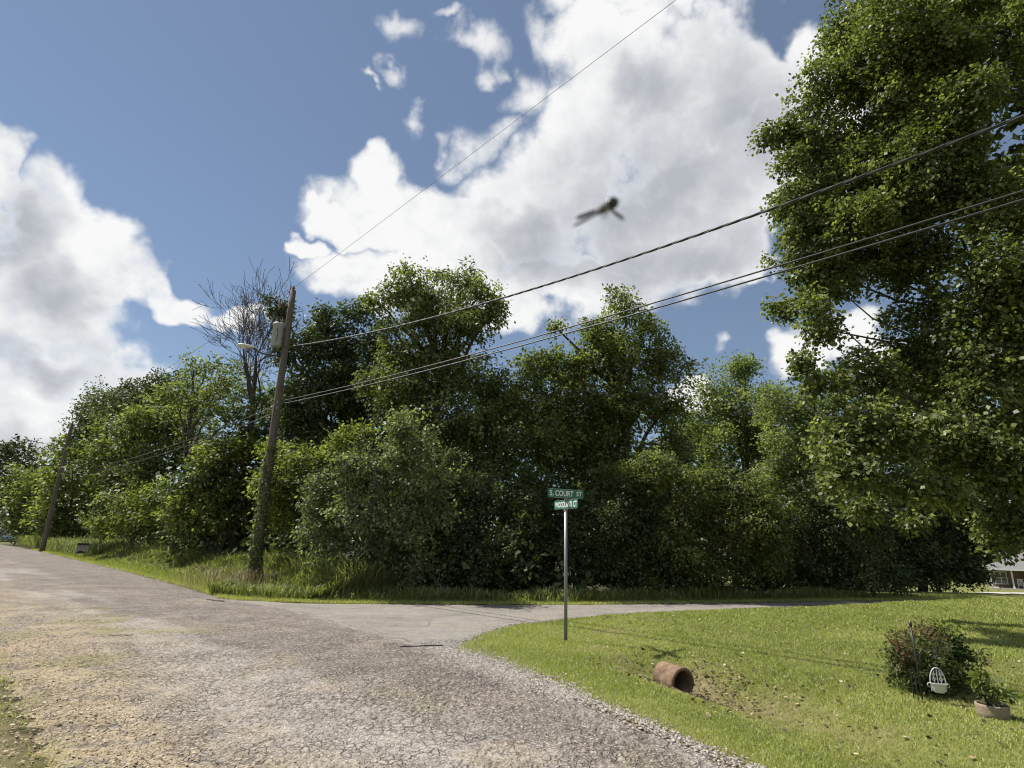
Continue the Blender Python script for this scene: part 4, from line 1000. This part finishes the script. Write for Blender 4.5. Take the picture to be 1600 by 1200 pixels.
for z_ in (8.22, 6.13, 5.95):
    mb = MB(); mb.tube([ctr(z_) - FR * 0.15, ctr(z_) + FR * 0.19], 0.014, 6); mb.box(ctr(z_) + FR * 0.17, (0.07, 0.05, 0.09), (PD, FR, (0, 0, 1))); mb.build('cable_clamp', M['galv'], up)
# ivy on the lower pole
n = 3400; zz = pz + 4.6 * rng.random(n) ** 1.5; an = rng.random(n) * 6.283; rd = 0.15 + 0.06 * rng.random(n) * (1.3 - (zz - pz) / 5) + 0.05 * np.sin(zz * 3 + an)
pos = np.stack([pb[0] + rd * np.cos(an), pb[1] + rd * np.sin(an), zz], -1); nn = nrm(np.stack([np.cos(an), np.sin(an), 0.4 + 0 * an], -1) + rng.normal(size=(n, 3)) * 0.35)
dr = nrm(rng.normal(size=(n, 3)) * 0.6 + np.array([0, 0, -0.8])); dr = nrm(dr - nn * (dr * nn).sum(-1, keepdims=True))
f = leaf_faces(pos, dr, nn, 0.06 + 0.05 * rng.random(n), 0.06 + 0.03 * rng.random(n), 'quad', rng); np_mesh('ivy', f, 4, rng.random(n), M['leaf_mid'], up)

fb_ = np.array([-38.9, 50.2]); fz = H1(*fb_)
fp = thing('utility_pole', (fb_[0], fb_[1], fz), 'plain distant utility pole at the left, farther down the street', 'utility pole', POLES)
pole_body(fp, fb_, fz, 10.9, 0.20, 0.13)
mb = MB(); mb.lathe((fb_[0], fb_[1], 10.88), [(0.03, 0), (0.07, 0.06), (0.03, 0.12), (0.06, 0.18), (0, 0.2)], 8); mb.build('insulator', M['porcelain'], fp)
mb = MB(); mb.box((fb_[0] + 0.12, fb_[1], 10.7), (0.30, 0.06, 0.06)); mb.build('bracket', M['steel_dark'], fp)


def wire(name, pts, r, mat, label, twist=0.0, strands=1):
    """a cable through surveyed points; strands twist round each other"""
    pts = np.array(pts, float); seg = np.r_[0, np.cumsum(np.linalg.norm(np.diff(pts, axis=0), axis=1))]
    q_ = np.linspace(0, seg[-1], int(seg[-1] / (0.12 if strands > 1 else 0.5)) + 2)
    co = np.stack([np.interp(q_, seg, pts[:, i]) for i in range(3)], -1)
    mb = MB()
    t_ = nrm(pts[-1] - pts[0]); a = nrm(np.cross(t_, (0, 0, 1.0))); b = np.cross(a, t_)
    for k_ in range(strands):
        ph = q_ * twist + 6.283 * k_ / strands
        rr_ = r * 0.95 if strands > 1 else 0
        c2 = co + rr_ * (np.cos(ph)[:, None] * a + np.sin(ph)[:, None] * b)
        mb.tube(c2, r, 6, cap=False)
    o = mb.build(name, mat, None, True); return tag(o, label, 'cable', 'overhead wires at the transformer pole')


def on_line(u, v, az, b=pb):
    d = np.array([math.sin(R(az)), math.cos(R(az))]); nv = np.array([d[1], -d[0]]); r_ = px_ray(u, v); t_ = nv.dot(b) / nv.dot(r_[:2]); p = EYE + r_ * t_
    return (p[:2] - b).dot(d), p[2]


def fit_wire(px, az, s_end, lift, deg=2, z0=None):
    d = np.array([math.sin(R(az)), math.cos(R(az))]); q_ = [on_line(u, v, az) for u, v in px]
    s = np.array([a for a, _ in q_]); z = np.array([b for _, b in q_]); co = np.polyfit(s, z, deg)
    ks = np.linspace(s[0], s_end, 40)
    return [(pb[0] + d[0] * k_, pb[1] + d[1] * k_, np.polyval(co, k_) + lift) for k_ in ks]


wire('power_line', fit_wire([(462, 447), (700, 268), (850, 160), (1050, 0)], 134, 26, 0, 1), 0.0055, M['cable'], 'thin topmost wire running from the transformer pole top overhead to the right')
wire('service_cable', fit_wire([(456, 540), (600, 518), (780, 465), (900, 432), (1100, 360), (1240, 313), (1600, 185)], 134, 24, 0), 0.0125, M['cable'], 'twisted dark service cable sagging from below the transformer across the sky', 7.0, 3)
W3P = [(445, 628), (570, 598), (780, 547), (1000, 483), (1180, 432), (1400, 365), (1600, 303)]
wire('phone_cable', fit_wire(W3P, 134, 24, 0.05), 0.013, M['cable'], 'upper of the two parallel low cables running right from the transformer pole')
wire('phone_cable', fit_wire(W3P, 134, 24, -0.06), 0.014, M['cable'], 'lower of the two parallel low cables running right from the transformer pole')
for zz_, zf, lab in ((6.05, 6.7, 'upper faint cable running left from the transformer pole to the distant pole'), (5.8, 6.35, 'lower faint cable running left from the transformer pole to the distant pole')):
    a = np.array([pb[0], pb[1], zz_]); b = np.array([fb_[0], fb_[1], zf])
    wire('phone_cable', [a * (1 - k_) + b * k_ + np.array([0, 0, -1.1 * 4 * k_ * (1 - k_) * 0.5]) for k_ in np.linspace(0, 1, 20)], 0.014, M['cable'], lab)
a = np.array([pb[0], pb[1], PT + 0.18]); b = np.array([fb_[0], fb_[1], 11.05])
wire('power_line', [a * (1 - k_) + b * k_ + np.array([0, 0, -1.2 * k_ * (1 - k_)]) for k_ in np.linspace(0, 1, 20)], 0.008, M['cable'], 'thin topmost wire running left from the transformer pole to the distant pole')

# ------------------------------------------------------------------ street name sign
sb = on_ground(884, 1003)
sg = thing('street_sign', sb, 'green street name sign on a thin galvanised post at the corner of the lawn', 'street sign')
top = px_at(887.5, 796, sb[1])[2]
mb = MB(); mb.tube([(sb[0], sb[1], sb[2] - 0.2), (sb[0], sb[1], top)], 0.030, 14); mb.build('post', M['galv'], sg, True)


def text_mesh(body, h, w_max):
    cu_ = bpy.data.curves.new('lettering', 'FONT'); cu_.body = body; cu_.size = 1.0; cu_.align_x = 'LEFT'; cu_.extrude = 0.0; cu_.resolution_u = 3; cu_.offset = 0.02
    ob = bpy.data.objects.new('lettering', cu_); C.objects.link(ob)
    dg = bpy.context.evaluated_depsgraph_get(); me = bpy.data.meshes.new_from_object(ob.evaluated_get(dg))
    bpy.data.objects.remove(ob)
    v = np.array([q_.co[:] for q_ in me.vertices]); f = [tuple(p.vertices) for p in me.polygons]
    v = v - v.min(0); s_ = v.max(0)
    v[:, 0] *= w_max / s_[0]; v[:, 1] *= h / s_[1]
    return v, f


def blade(z, az_face, az_run, length, hgt, words, name_label, off):
    nrm_ = np.array([math.sin(R(az_face)), math.cos(R(az_face)), 0.0]); run = np.array([math.sin(R(az_run)), math.cos(R(az_run)), 0.0]); upv = np.array([0, 0, 1.0])
    c = np.array([sb[0], sb[1], z]) + run * off
    mb = MB(); n_ = 6; r_ = 0.022; out = []
    for cx, cy, a0 in ((length / 2 - r_, hgt / 2 - r_, 0), (-length / 2 + r_, hgt / 2 - r_, 90), (-length / 2 + r_, -hgt / 2 + r_, 180), (length / 2 - r_, -hgt / 2 + r_, 270)):
        for k_ in range(n_): an = R(a0 + 90 * k_ / (n_ - 1)); out.append((cx + r_ * math.cos(an), cy + r_ * math.sin(an)))
    m_ = len(out); th = 0.004
    vs = [c + run * a + upv * b + nrm_ * th / 2 for a, b in out] + [c + run * a + upv * b - nrm_ * th / 2 for a, b in out]
    mb.add(vs, [tuple(range(m_)), tuple(range(2 * m_ - 1, m_ - 1, -1))] + [(i, i + m_, (i + 1) % m_ + m_, (i + 1) % m_) for i in range(m_)])
    bl = mb.build('sign_blade', M['sign_green'], sg); bl['label'] = name_label
    for (body, x0, y0, w_, h_) in words:
        v, f = text_mesh(body, h_, w_)
        for sgn in (1, -1):
            mb = MB(); mb.add([c + run * sgn * (x0 + p[0] - length / 2) + upv * (y0 + p[1] - hgt / 2) + nrm_ * sgn * (th / 2 + 0.0015) for p in v], f)
            mb.build('lettering', M['letter'], bl)
    mb = MB()
    for sgn in (1, -1):
        for q_ in (-1, 1): mb.box(c + nrm_ * sgn * (th / 2 + 0.001) + upv * q_ * (hgt / 2 - 0.006), (length - 0.05, 0.002, 0.004), (run, nrm_, upv))
    mb.build('border', M['sign_edge'], bl)
    return bl


# the lower blade runs along the side road, the upper one across it
b1 = blade(top + 0.090, -119, 151, 0.76, 0.165, [('WOODLAND CT', 0.03, 0.030, 0.70, 0.105)], 'lower green blade lettered WOODLAND CT, bright in the sun', 0.0)
b2 = blade(top + 0.285, 158, 68, 0.74, 0.165, [('S.', 0.035, 0.032, 0.085, 0.105), ('COURT', 0.150, 0.032, 0.375, 0.105), ('ST', 0.590, 0.046, 0.115, 0.085)], 'upper green blade lettered S. COURT ST, in shade', 0.0)
mb = MB(); mb.tube([(sb[0], sb[1], top - 0.03), (sb[0], sb[1], top + 0.02)], 0.038, 12); mb.build('bracket', M['galv'], sg)
mb = MB(); mb.box((sb[0], sb[1], top + 0.188), (0.05, 0.05, 0.05)); mb.build('bracket', M['galv'], sg)

# ------------------------------------------------------------------ culvert pipe in the ditch
pc = np.array([2.42, 8.55, 0.0]); pc[2] = H1(pc[0], pc[1]) + 0.165
pax = nrm(np.array([0.44, -0.89, -0.06]))
pipe = thing('culvert_pipe', (pc[0], pc[1], H1(pc[0], pc[1])), 'rusty brown clay culvert pipe sticking out into the lawn ditch', 'pipe')
mb = MB(); mb.lathe(pc - pax * 0.40, [(0.180, 0), (0.184, 0.33), (0.195, 0.34), (0.198, 0.40), (0.190, 0.413), (0.158, 0.410), (0.154, 0.33), (0.151, 0.0)], 28, pax); mb.build('pipe_shell', M['clay'], pipe, True)
mb = MB(); mb.lathe(pc - pax * 0.38, [(0.0, 0), (0.153, 0.0)], 20, pax); mb.build('silt', M['soil'], pipe)

# ------------------------------------------------------------------ bush, plant hanger, white planter, pot
bb = on_ground(1447, 1083)
bush = thing('nandina_bush', bb, 'rounded garden bush with reddish and lime tips on the lawn', 'bush')
r2 = np.random.default_rng(88)
by_ = bb[1]
lob = px_lobes([(1452, 1040, 42, 36), (1418, 1050, 28, 30), (1490, 1042, 30, 32), (1440, 1012, 36, 26), (1478, 1010, 32, 26), (1430, 1075, 24, 14), (1470, 1075, 36, 14), (1508, 1030, 14, 12), (1400, 1020, 14, 14)], by_ + 0.1, r2)
crown(bush, 'foliage', lob, M['leaf_nandina'], 0.042, 1.2, seed=881, lump=0.5, per=18, spray=0.16)
o = crown(bush, 'foliage', px_lobes([(1412, 1015, 20, 26), (1440, 992, 26, 14), (1460, 985, 20, 10)], by_ + 0.05, r2), M['leaf_red'], 0.034, 0.22, seed=882, per=14, spray=0.14, lump=0.5); o['label'] = 'reddish young leaves on the bush'
o = crown(bush, 'foliage', px_lobes([(1470, 985, 14, 10), (1490, 985, 10, 7)], by_ + 0.1, r2), M['leaf_lime'], 0.034, 0.5, seed=883, per=12, spray=0.12); o['label'] = 'lime green leaf tips on the bush'
mb = MB()
for _ in range(22):
    a_ = r2.random() * 6.28; e_ = bb + np.array([math.cos(a_) * 0.34, math.sin(a_) * 0.34, r2.uniform(0.5, 0.8)])
    mb.tube(limb_path(bb + np.array([math.cos(a_), math.sin(a_), 0]) * 0.07 - (0, 0, 0.03), e_, r2, 4, 0.06), [0.010, 0.009, 0.007, 0.005, 0.003], 5, cap=False)
mb.build('stem', M['bark'], bush)

hb = on_ground(1442, 1096)
hk = thing('plant_hanger', hb, 'black wrought iron plant hanger rod standing in the garden bush', 'plant hanger')
ht = px_at(1421, 978, hb[1]); ht[:2] = hb[:2] * 0.6 + ht[:2] * 0.4
mb = MB(); mb.tube([hb - (0, 0, 0.15), hb * 0.5 + ht * 0.5, ht], 0.009, 8); mb.tube([ht, ht + (0.0, 0, 0.03), ht + (0.0, 0.0, 0.055)], [0.016, 0.018, 0.002], 8); mb.build('rod', M['black'], hk, True)
mb = MB(); m0 = hb * 0.45 + ht * 0.55; dx = np.array([0.92, -0.1, 0])
mb.tube([m0, m0 + dx * 0.08 + (0, 0, 0.10), m0 + dx * 0.17 + (0, 0, 0.13), m0 + dx * 0.24 + (0, 0, 0.08), m0 + dx * 0.23 + (0, 0, 0.01), m0 + dx * 0.19 + (0, 0, 0.02)], 0.007, 7); mb.build('hook', M['black'], hk, True)
mb = MB()
for q_ in (-0.10, -0.05): mb.tube([hb + (q_, 0.0, -0.1), hb + (q_ * 0.9, 0.0, 0.33)], 0.006, 6)
mb.build('fork', M['black'], hk)

wb = on_ground(1468, 1087); wc_ = px_at(1467, 1074, bb[1] - 0.47)
wp_ = thing('wall_planter', wc_ - (0, 0, 0.075), 'white half round planter with scrolled wire back hung at the garden bush', 'planter')
X1 = 0.66 * np.array([0.97, -0.22, 0.0]); Y1 = 0.66 * np.array([-0.22, -0.97, 0.0]); Z1 = 0.7 * np.array([0, 0, 1.0])
mb = MB(); n_ = 16; vs = []; fs = []
for i, (rw, rd_, z_) in enumerate([(0.075, 0.06, -0.075), (0.10, 0.085, -0.02), (0.13, 0.11, 0.055), (0.142, 0.12, 0.060), (0.142, 0.12, 0.068), (0.118, 0.10, 0.066), (0.09, 0.075, -0.01)]):
    for k_ in range(n_ + 1): an = math.pi * k_ / n_; vs.append(wc_ + X1 * rw * math.cos(an) + Y1 * rd_ * math.sin(an) + Z1 * z_)
for i in range(6):
    for k_ in range(n_): a = i * (n_ + 1) + k_; fs.append((a, a + 1, a + n_ + 2, a + n_ + 1))
fs.append(tuple(range(n_ + 1)))
mb.add(vs, fs); mb.box(wc_ - Y1 * 0.004 + Z1 * 0.0, (0.235, 0.006, 0.12), (X1, Y1, Z1)); mb.build('bowl', M['white'], wp_)
mb = MB(); tb = wc_ + Z1 * 0.06
arc = [tb + X1 * (0.12 * math.cos(an) - 0.0) + Z1 * (0.23 * math.sin(an)) for an in np.linspace(0, math.pi, 18)]
mb.tube(arc, 0.0055, 6)
for dx_ in (-0.05, 0.0, 0.05): mb.tube([tb + X1 * dx_, tb + X1 * dx_ * 1.15 + Z1 * 0.10, tb + X1 * dx_ * 0.75 + Z1 * (0.225 if dx_ == 0 else 0.19)], 0.0045, 6)
for sg_ in (-1, 1):
    for cz, rr_ in ((0.055, 0.032), (0.125, 0.026)):
        mb.tube([tb + X1 * (sg_ * 0.055 + rr_ * math.cos(a_) * (1 - 0.08 * a_)) + Z1 * (cz + rr_ * math.sin(a_) * (1 - 0.08 * a_)) for a_ in np.linspace(0, 6.6, 18)], 0.004, 5)
mb.build('scroll_back', M['white'], wp_, True)
for sg_ in (-1, 1):
    mb = MB(); mb.tube([wc_ + X1 * sg_ * 0.14 + Z1 * 0.03 + (X1 * sg_ * (0.028 * math.sin(a_)) + Z1 * 0.028 * math.cos(a_)) for a_ in np.linspace(-0.3, 3.4, 10)], 0.004, 5); mb.build('handle', M['white'], wp_, True)

qb = on_ground(1553, 1120)
pt = thing('garden_pot', qb, 'low weathered round pot with a small leafy plant on the lawn', 'pot')
mb = MB(); mb.lathe(qb - (0, 0, 0.03), [(0.0, 0), (0.130, 0.0), (0.140, 0.07), (0.144, 0.13), (0.146, 0.15), (0.130, 0.152), (0.126, 0.12)], 22); mb.build('pot_bowl', M['pot'], pt, True)
mb = MB(); mb.lathe(qb + (0, 0, 0.09), [(0.0, 0.02), (0.07, 0.015), (0.129, 0.0)], 16); mb.build('soil', M['soil'], pt)
crown(pt, 'leaves', [(qb + (0.0, 0.0, 0.25), np.array([0.13, 0.12, 0.11])), (qb + (-0.07, 0, 0.30), np.array([0.07, 0.07, 0.09])), (qb + (0.06, 0.0, 0.20), np.array([0.11, 0.1, 0.07]))], M['leaf_mid'], 0.085, 0.9, seed=884, per=6, spray=0.10, ar=0.5, droop=0.2)
mb = MB()
for _ in range(9): a_ = r2.random() * 6.28; mb.tube([qb + (0.03 * math.cos(a_), 0.03 * math.sin(a_), 0.1), qb + (0.09 * math.cos(a_), 0.09 * math.sin(a_), 0.30)], [0.005, 0.003], 5)
mb.build('stem', M['leaf_nandina'], pt)

# ------------------------------------------------------------------ yard sign
yb = on_ground(124, 872)
yb = np.array([yb[0], yb[1], H1(yb[0], yb[1])])
ys = thing('yard_sign', yb, 'small dark yard sign in the weeds beside the street', 'yard sign')
yX = nrm(np.array([0.80, 0.60, 0])); yN = np.array([0.60, -0.80, 0.0]); yN = nrm(yN); yZ = nrm(np.array([0.05, 0.03, 1.0])); sw, sh = 0.62, 0.66; yc = yb + yZ * 0.62
mb = MB(); mb.box(yc, (sw, 0.012, sh), (yX, yN, yZ)); mb.build('panel', plain('sign_grey', (0.34, 0.32, 0.33), 0.6), ys)
mb = MB(); mb.box(yc + yZ * 0.24 + yN * 0.008, (sw, 0.003, 0.14), (yX, yN, yZ)); mb.build('dark_print', M['black'], ys); mb = MB()
q0 = yc + yN * 0.0085; mb.add([q0 - yX * 0.30 - yZ * 0.32, q0 + yX * 0.30 - yZ * 0.32, q0 + yX * 0.12 - yZ * 0.20, q0 - yX * 0.10 - yZ * 0.14], [(0, 1, 2, 3)])
mb.build('dark_print', M['black'], ys)
mb = MB()
for (a_, b_, w_) in ((-0.12, 0.10, 0.14), (0.08, 0.09, 0.12), (-0.08, 0.0, 0.10), (0.10, 0.0, 0.16)): mb.box(yc + yX * a_ + yZ * b_ + yN * 0.008, (w_, 0.003, 0.05), (yX, yN, yZ))
mb.build('red_print', plain('sign_red', (0.30, 0.10, 0.09), 0.6), ys)
mb = MB()
for sg_ in (-1, 1): mb.tube([yb + yX * sg_ * 0.26 - (0, 0, 0.15), yb + yX * sg_ * 0.26 + yZ * 0.92], 0.008, 6)
mb.build('stake', M['steel_dark'], ys)

# ------------------------------------------------------------------ house at the right, beyond the lawn
hc = px_at(1548, 914, 78); hz = H1(hc[0], hc[1]) - 0.05
hF = nrm(np.array([-0.62, -0.78, 0])); hR = np.array([0.78, -0.62, 0.0]); hR = nrm(hR); Zv = np.array([0, 0, 1.0])
house = thing('house', (hc[0], hc[1], hz), 'low brick house with grey hip roof and white porch posts at the right edge', 'house')
P0 = np.array([hc[0], hc[1], hz])
def hp(r_, f_, z_): return P0 + hR * r_ + hF * f_ + Zv * z_
AX = (hR, hF, Zv)
mb = MB(); mb.box(hp(7.0, -6.0, 1.3), (14.0, 8.0, 2.7), AX); mb.build('wall', plain('house_brick', (0.20, 0.13, 0.10), 0.9, vary=0.4, scale=3), house)
mb = MB()
e = [(-0.6, 0.7), (14.6, 0.7), (14.6, -10.6), (-0.6, -10.6)]
vs = [hp(a, b, 2.6) for a, b in e] + [hp(4.6, -4.9, 4.9), hp(9.4, -4.9, 4.9)] + [hp(a, b, 2.5) for a, b in e]
mb.add(vs, [(0, 1, 5, 4), (1, 2, 5), (2, 3, 4, 5), (3, 0, 4), (6, 9, 8, 7), (0, 6, 7, 1), (1, 7, 8, 2), (2, 8, 9, 3), (3, 9, 6, 0)])
mb.build('roof', plain('grey_shingles', (0.16, 0.155, 0.15), 0.9, vary=0.3, scale=4, bump=0.4, bscale=12), house)
mb = MB(); mb.box(hp(7.0, 0.72, 2.5), (15.3, 0.05, 0.22), AX); mb.box(hp(-0.62, -4.9, 2.5), (0.05, 11.2, 0.22), AX); mb.build('fascia', M['white'], house)
mb = MB(); mb.box(hp(7.0, -0.7, 0.08), (14.2, 2.6, 0.3), AX); mb.build('porch_floor', plain('concrete', (0.42, 0.40, 0.37), 0.9), house)
for r_ in (0.15, 2.3, 4.6, 7.0, 9.4, 11.8, 13.8):
    mb = MB(); mb.box(hp(r_, 0.35, 1.36), (0.16, 0.16, 2.26), AX); mb.box(hp(r_, 0.35, 0.31), (0.24, 0.24, 0.16), AX); mb.box(hp(r_, 0.35, 2.43), (0.24, 0.24, 0.10), AX); mb.build('porch_post', M['white'], house)
glass = plain('window_glass', (0.03, 0.035, 0.04), 0.08, spec=0.8)
for r_, w_, z_, hh in ((1.2, 1.2, 1.4, 1.5), (5.6, 1.2, 1.4, 1.5), (8.5, 1.6, 1.4, 1.4), (12.0, 1.2, 1.4, 1.4)):
    mb = MB(); y_ = -1.97
    mb.box(hp(r_, y_, z_ + hh / 2), (w_ + 0.16, 0.08, 0.1), AX); mb.box(hp(r_, y_, z_ - hh / 2), (w_ + 0.24, 0.14, 0.1), AX)
    for q_ in (-1, 0, 1): mb.box(hp(r_ + q_ * w_ / 2, y_, z_), (0.09, 0.08, hh - 0.1), AX)
    mb.box(hp(r_, y_ + 0.006, z_), (w_, 0.06, 0.05), AX)
    wn = mb.build('window', M['white'], house)
    mb = MB(); mb.box(hp(r_, -1.985, z_), (w_, 0.02, hh), AX); mb.build('pane', glass, wn)
mb = MB(); mb.box(hp(3.6, -1.97, 1.28), (0.95, 0.06, 2.05), AX); dr_ = mb.build('door', plain('house_door', (0.12, 0.05, 0.04), 0.5), house)
mb = MB(); mb.box(hp(3.95, -1.91, 1.25), (0.05, 0.06, 0.05), AX); mb.build('handle', M['galv'], dr_)
for i, (r_, lab) in enumerate(((3.0, 'white porch chair nearest the house corner'), (4.0, 'white porch chair between two porch posts of the house'))):
    c0 = hp(r_, -0.3, 0.232); ch = thing('porch_chair', c0, lab, 'chair', 'white chairs on the porch')
    b_ = lambda a, f_, z_: c0 + hR * a + hF * f_ + Zv * z_
    mb = MB(); mb.box(b_(0, 0, 0.42), (0.55, 0.55, 0.05), AX); mb.build('seat', M['white'], ch)
    mb = MB()
    for q_ in np.linspace(-0.24, 0.24, 5): mb.box(b_(q_, -0.28, 0.80), (0.075, 0.03, 0.72), AX)
    mb.box(b_(0, -0.25, 1.08), (0.56, 0.03, 0.06), AX); mb.build('backrest', M['white'], ch)
    for q_ in (-1, 1):
        for f_ in (-1, 1):
            mb = MB(); mb.box(b_(q_ * 0.25, f_ * 0.24, 0.2), (0.06, 0.06, 0.39), AX); mb.build('leg', M['white'], ch)
        mb = MB(); mb.box(b_(q_ * 0.29, 0.02, 0.66), (0.08, 0.6, 0.04), AX); mb.box(b_(q_ * 0.29, 0.25, 0.545), (0.05, 0.05, 0.18), AX); mb.build('armrest', M['white'], ch)
# its driveway: a pale strip following the ground
da = px_at(1535, 923, 62); db = px_at(1680, 916, 70)
kk = np.linspace(0, 1, 30); qq = np.linspace(-1.6, 1.6, 6); dv = nrm(db - da) * (1, 1, 0); dn = np.array([-dv[1], dv[0]])
DX = da[0] + (db[0] - da[0]) * kk[:, None] + dn[0] * qq[None]; DY = da[1] + (db[1] - da[1]) * kk[:, None] + dn[1] * qq[None]
g = grid_mesh('driveway', DX, DY, height(DX, DY) + 0.06, plain('pale_concrete', (0.46, 0.43, 0.40), 0.9)); tag(g, kind='structure')

# ------------------------------------------------------------------ parked car at the far left
cc = px_at(-2, 836, 92); cz = H1(cc[0], cc[1])
car = thing('parked_car', (cc[0], cc[1], cz), 'silver blue car at the far left end of the street', 'car')
cX = nrm(np.array([0.75, 0.66, 0])); cN = nrm(np.array([0.66, -0.75, 0]))
def loft(mb, secs):
    """secs: (x, half width bottom, half width top, z bottom, z top)"""
    vs = []; m_ = 8
    for x_, wb_, wt_, zb, zt in secs:
        for a_, b_ in ((-wb_, zb), (wb_, zb), (wb_ * 1.03, zb + 0.3 * (zt - zb)), (wb_, zb + 0.7 * (zt - zb)), (wt_, zt), (-wt_, zt), (-wb_, zb + 0.7 * (zt - zb)), (-wb_ * 1.03, zb + 0.3 * (zt - zb))):
            vs.append(np.array([cc[0], cc[1], cz]) + cX * x_ + cN * a_ + Zv * b_)
    fs = [(i * m_ + k_, i * m_ + (k_ + 1) % m_, (i + 1) * m_ + (k_ + 1) % m_, (i + 1) * m_ + k_) for i in range(len(secs) - 1) for k_ in range(m_)]
    fs += [tuple(range(m_))[::-1], tuple((len(secs) - 1) * m_ + k_ for k_ in range(m_))]
    mb.add(vs, fs)
mb = MB(); loft(mb, [(-2.25, 0.7, 0.62, 0.35, 0.75), (-2.1, 0.84, 0.74, 0.28, 0.92), (-1.0, 0.88, 0.78, 0.22, 0.98), (0.6, 0.88, 0.78, 0.22, 0.97), (1.9, 0.85, 0.72, 0.25, 0.85), (2.3, 0.68, 0.58, 0.34, 0.66)])
loft(mb, [(-1.35, 0.60, 0.56, 1.38, 1.44), (-0.9, 0.62, 0.58, 1.42, 1.50), (0.1, 0.62, 0.58, 1.42, 1.50), (0.5, 0.60, 0.54, 1.38, 1.44)])
mb.build('body', plain('silver_blue_paint', (0.46, 0.53, 0.60), 0.25, 0.3, vary=0.04), car, True)
mb = MB(); loft(mb, [(-2.0, 0.70, 0.66, 0.93, 0.95), (-1.3, 0.74, 0.60, 0.95, 1.41), (0.45, 0.74, 0.60, 0.95, 1.41), (1.15, 0.72, 0.66, 0.92, 0.95)]); mb.build('window', glass, car, True)
for x_ in (-1.35, 1.4):
    for q_ in (-1, 1):
        c0 = np.array([cc[0], cc[1], cz + 0.32]) + cX * x_ + cN * q_ * 0.78
        mb = MB(); mb.lathe(c0 - cN * 0.1, [(0.20, 0), (0.31, 0.0), (0.32, 0.05), (0.32, 0.16), (0.31, 0.2), (0.20, 0.2)], 18, cN); wh = mb.build('wheel', M['black'], car, True)
        mb = MB(); mb.lathe(c0 - cN * 0.09, [(0, 0), (0.2, 0.02), (0.2, 0.16), (0, 0.18)], 14, cN); mb.build('rim', M['galv'], wh)
for q_ in (-1, 1):
    mb = MB(); mb.box(np.array([cc[0], cc[1], cz + 0.66]) + cX * 2.19 + cN * q_ * 0.55, (0.1, 0.3, 0.12), (cX, cN, Zv)); mb.build('headlight', M['lens'], car)

# ------------------------------------------------------------------ small things on the road
def lip(name, u0, v0, u1, v1, hgt, wid, label, cat, mat, n=9):
    a = on_ground(u0, v0); b = on_ground(u1, v1); mb = MB()
    pts = [a * (1 - k_) + b * k_ + np.array([rng.normal() * 0.012, rng.normal() * 0.012, hgt * 0.45 + 0.015]) for k_ in np.linspace(0, 1, n)]
    mb.tube(pts, [wid * (0.5 + 0.6 * rng.random()) for _ in pts], 6)
    o = mb.build(name, mat, None); return tag(o, label, cat)


tar = plain('broken_asphalt', (0.045, 0.040, 0.036), 0.9, vary=0.4, scale=20, bump=0.8, bscale=60)
lip('asphalt_lip', 625, 1013, 690, 1011, 0.02, 0.016, 'dark broken lip of asphalt at the mouth of the side road', 'asphalt chunk', tar)
lip('asphalt_lip', 168, 996, 206, 994, 0.008, 0.012, 'dark raised asphalt ridge on the old street at the left', 'asphalt chunk', tar)
lip('fallen_stick', 322, 938, 348, 941, 0.02, 0.020, 'dark stick lying at the street edge below the transformer pole', 'stick', M['bark'])

# ------------------------------------------------------------------ the insect in front of the cloud
ic = EYE + px_ray(947, 322) * 0.33
ins = thing('flying_insect', ic, 'dark blurry flying insect with spread wings before the grey cloud', 'insect')
iR, iU, iF = cr, cu, cf
chit = plain('insect_shell', (0.03, 0.032, 0.028), 0.4); ins.scale = (0.8, 0.8, 0.8)
chit2 = plain('insect_fuzz', (0.17, 0.155, 0.15), 0.8); wing = plain('insect_wing', (0.10, 0.10, 0.12), 0.3)
mb = MB(); bax = nrm(iR * 0.75 + iU * 0.45 + iF * 0.4)
mb.lathe(ic + bax * 0.001, [(0.0, 0), (0.0030, 0.001), (0.0042, 0.004), (0.0038, 0.007), (0.002, 0.0095), (0.0, 0.0105)], 12, bax); mb.build('abdomen', chit, ins, True)
mb = MB(); mb.lathe(ic - bax * 0.006 - iU * 0.001, [(0.0, 0), (0.0026, 0.001), (0.0034, 0.004), (0.0024, 0.007), (0.0, 0.008)], 12, bax); mb.build('thorax', chit2, ins, True)
mb = MB(); mb.lathe(ic - bax * 0.0085 - iU * 0.002, [(0.0, 0), (0.0018, 0.0008), (0.0019, 0.002), (0.0, 0.0034)], 10, bax); mb.build('head', chit, ins, True)
for base, tip, wd_ in ((ic - bax * 0.003, ic - iR * 0.021 - iU * 0.0085, 0.0036), (ic + bax * 0.002 - iU * 0.002, ic + iR * 0.0125 - iU * 0.0095, 0.003), (ic - bax * 0.003 - iU * 0.002, ic - iR * 0.023 - iU * 0.0140, 0.0022)):
    d0 = nrm(tip - base); sd = nrm(np.cross(d0, iF)); Lw = np.linalg.norm(tip - base); mb = MB(); out = [(0, 0.3), (0.3, 0.8), (0.7, 1.0), (0.93, 0.7), (1.0, 0.0), (0.85, -0.7), (0.4, -0.7), (0.1, -0.4)]
    vs = [base + d0 * Lw * a + sd * wd_ * b * 0.5 for a, b in out]; vs += [p + iF * 0.0004 for p in vs]
    mb.add(vs, [tuple(range(8)), tuple(range(15, 7, -1))] + [(i, (i + 1) % 8, (i + 1) % 8 + 8, i + 8) for i in range(8)]); mb.build('wing', wing, ins)
mb = MB()
for k_ in range(3): mb.tube([ic + bax * (0.002 - 0.003 * k_), ic + bax * (0.003 - 0.003 * k_) - iU * 0.004, ic + bax * (0.001 - 0.002 * k_) - iU * 0.008], 0.0003, 4)
mb.build('leg', chit, ins)
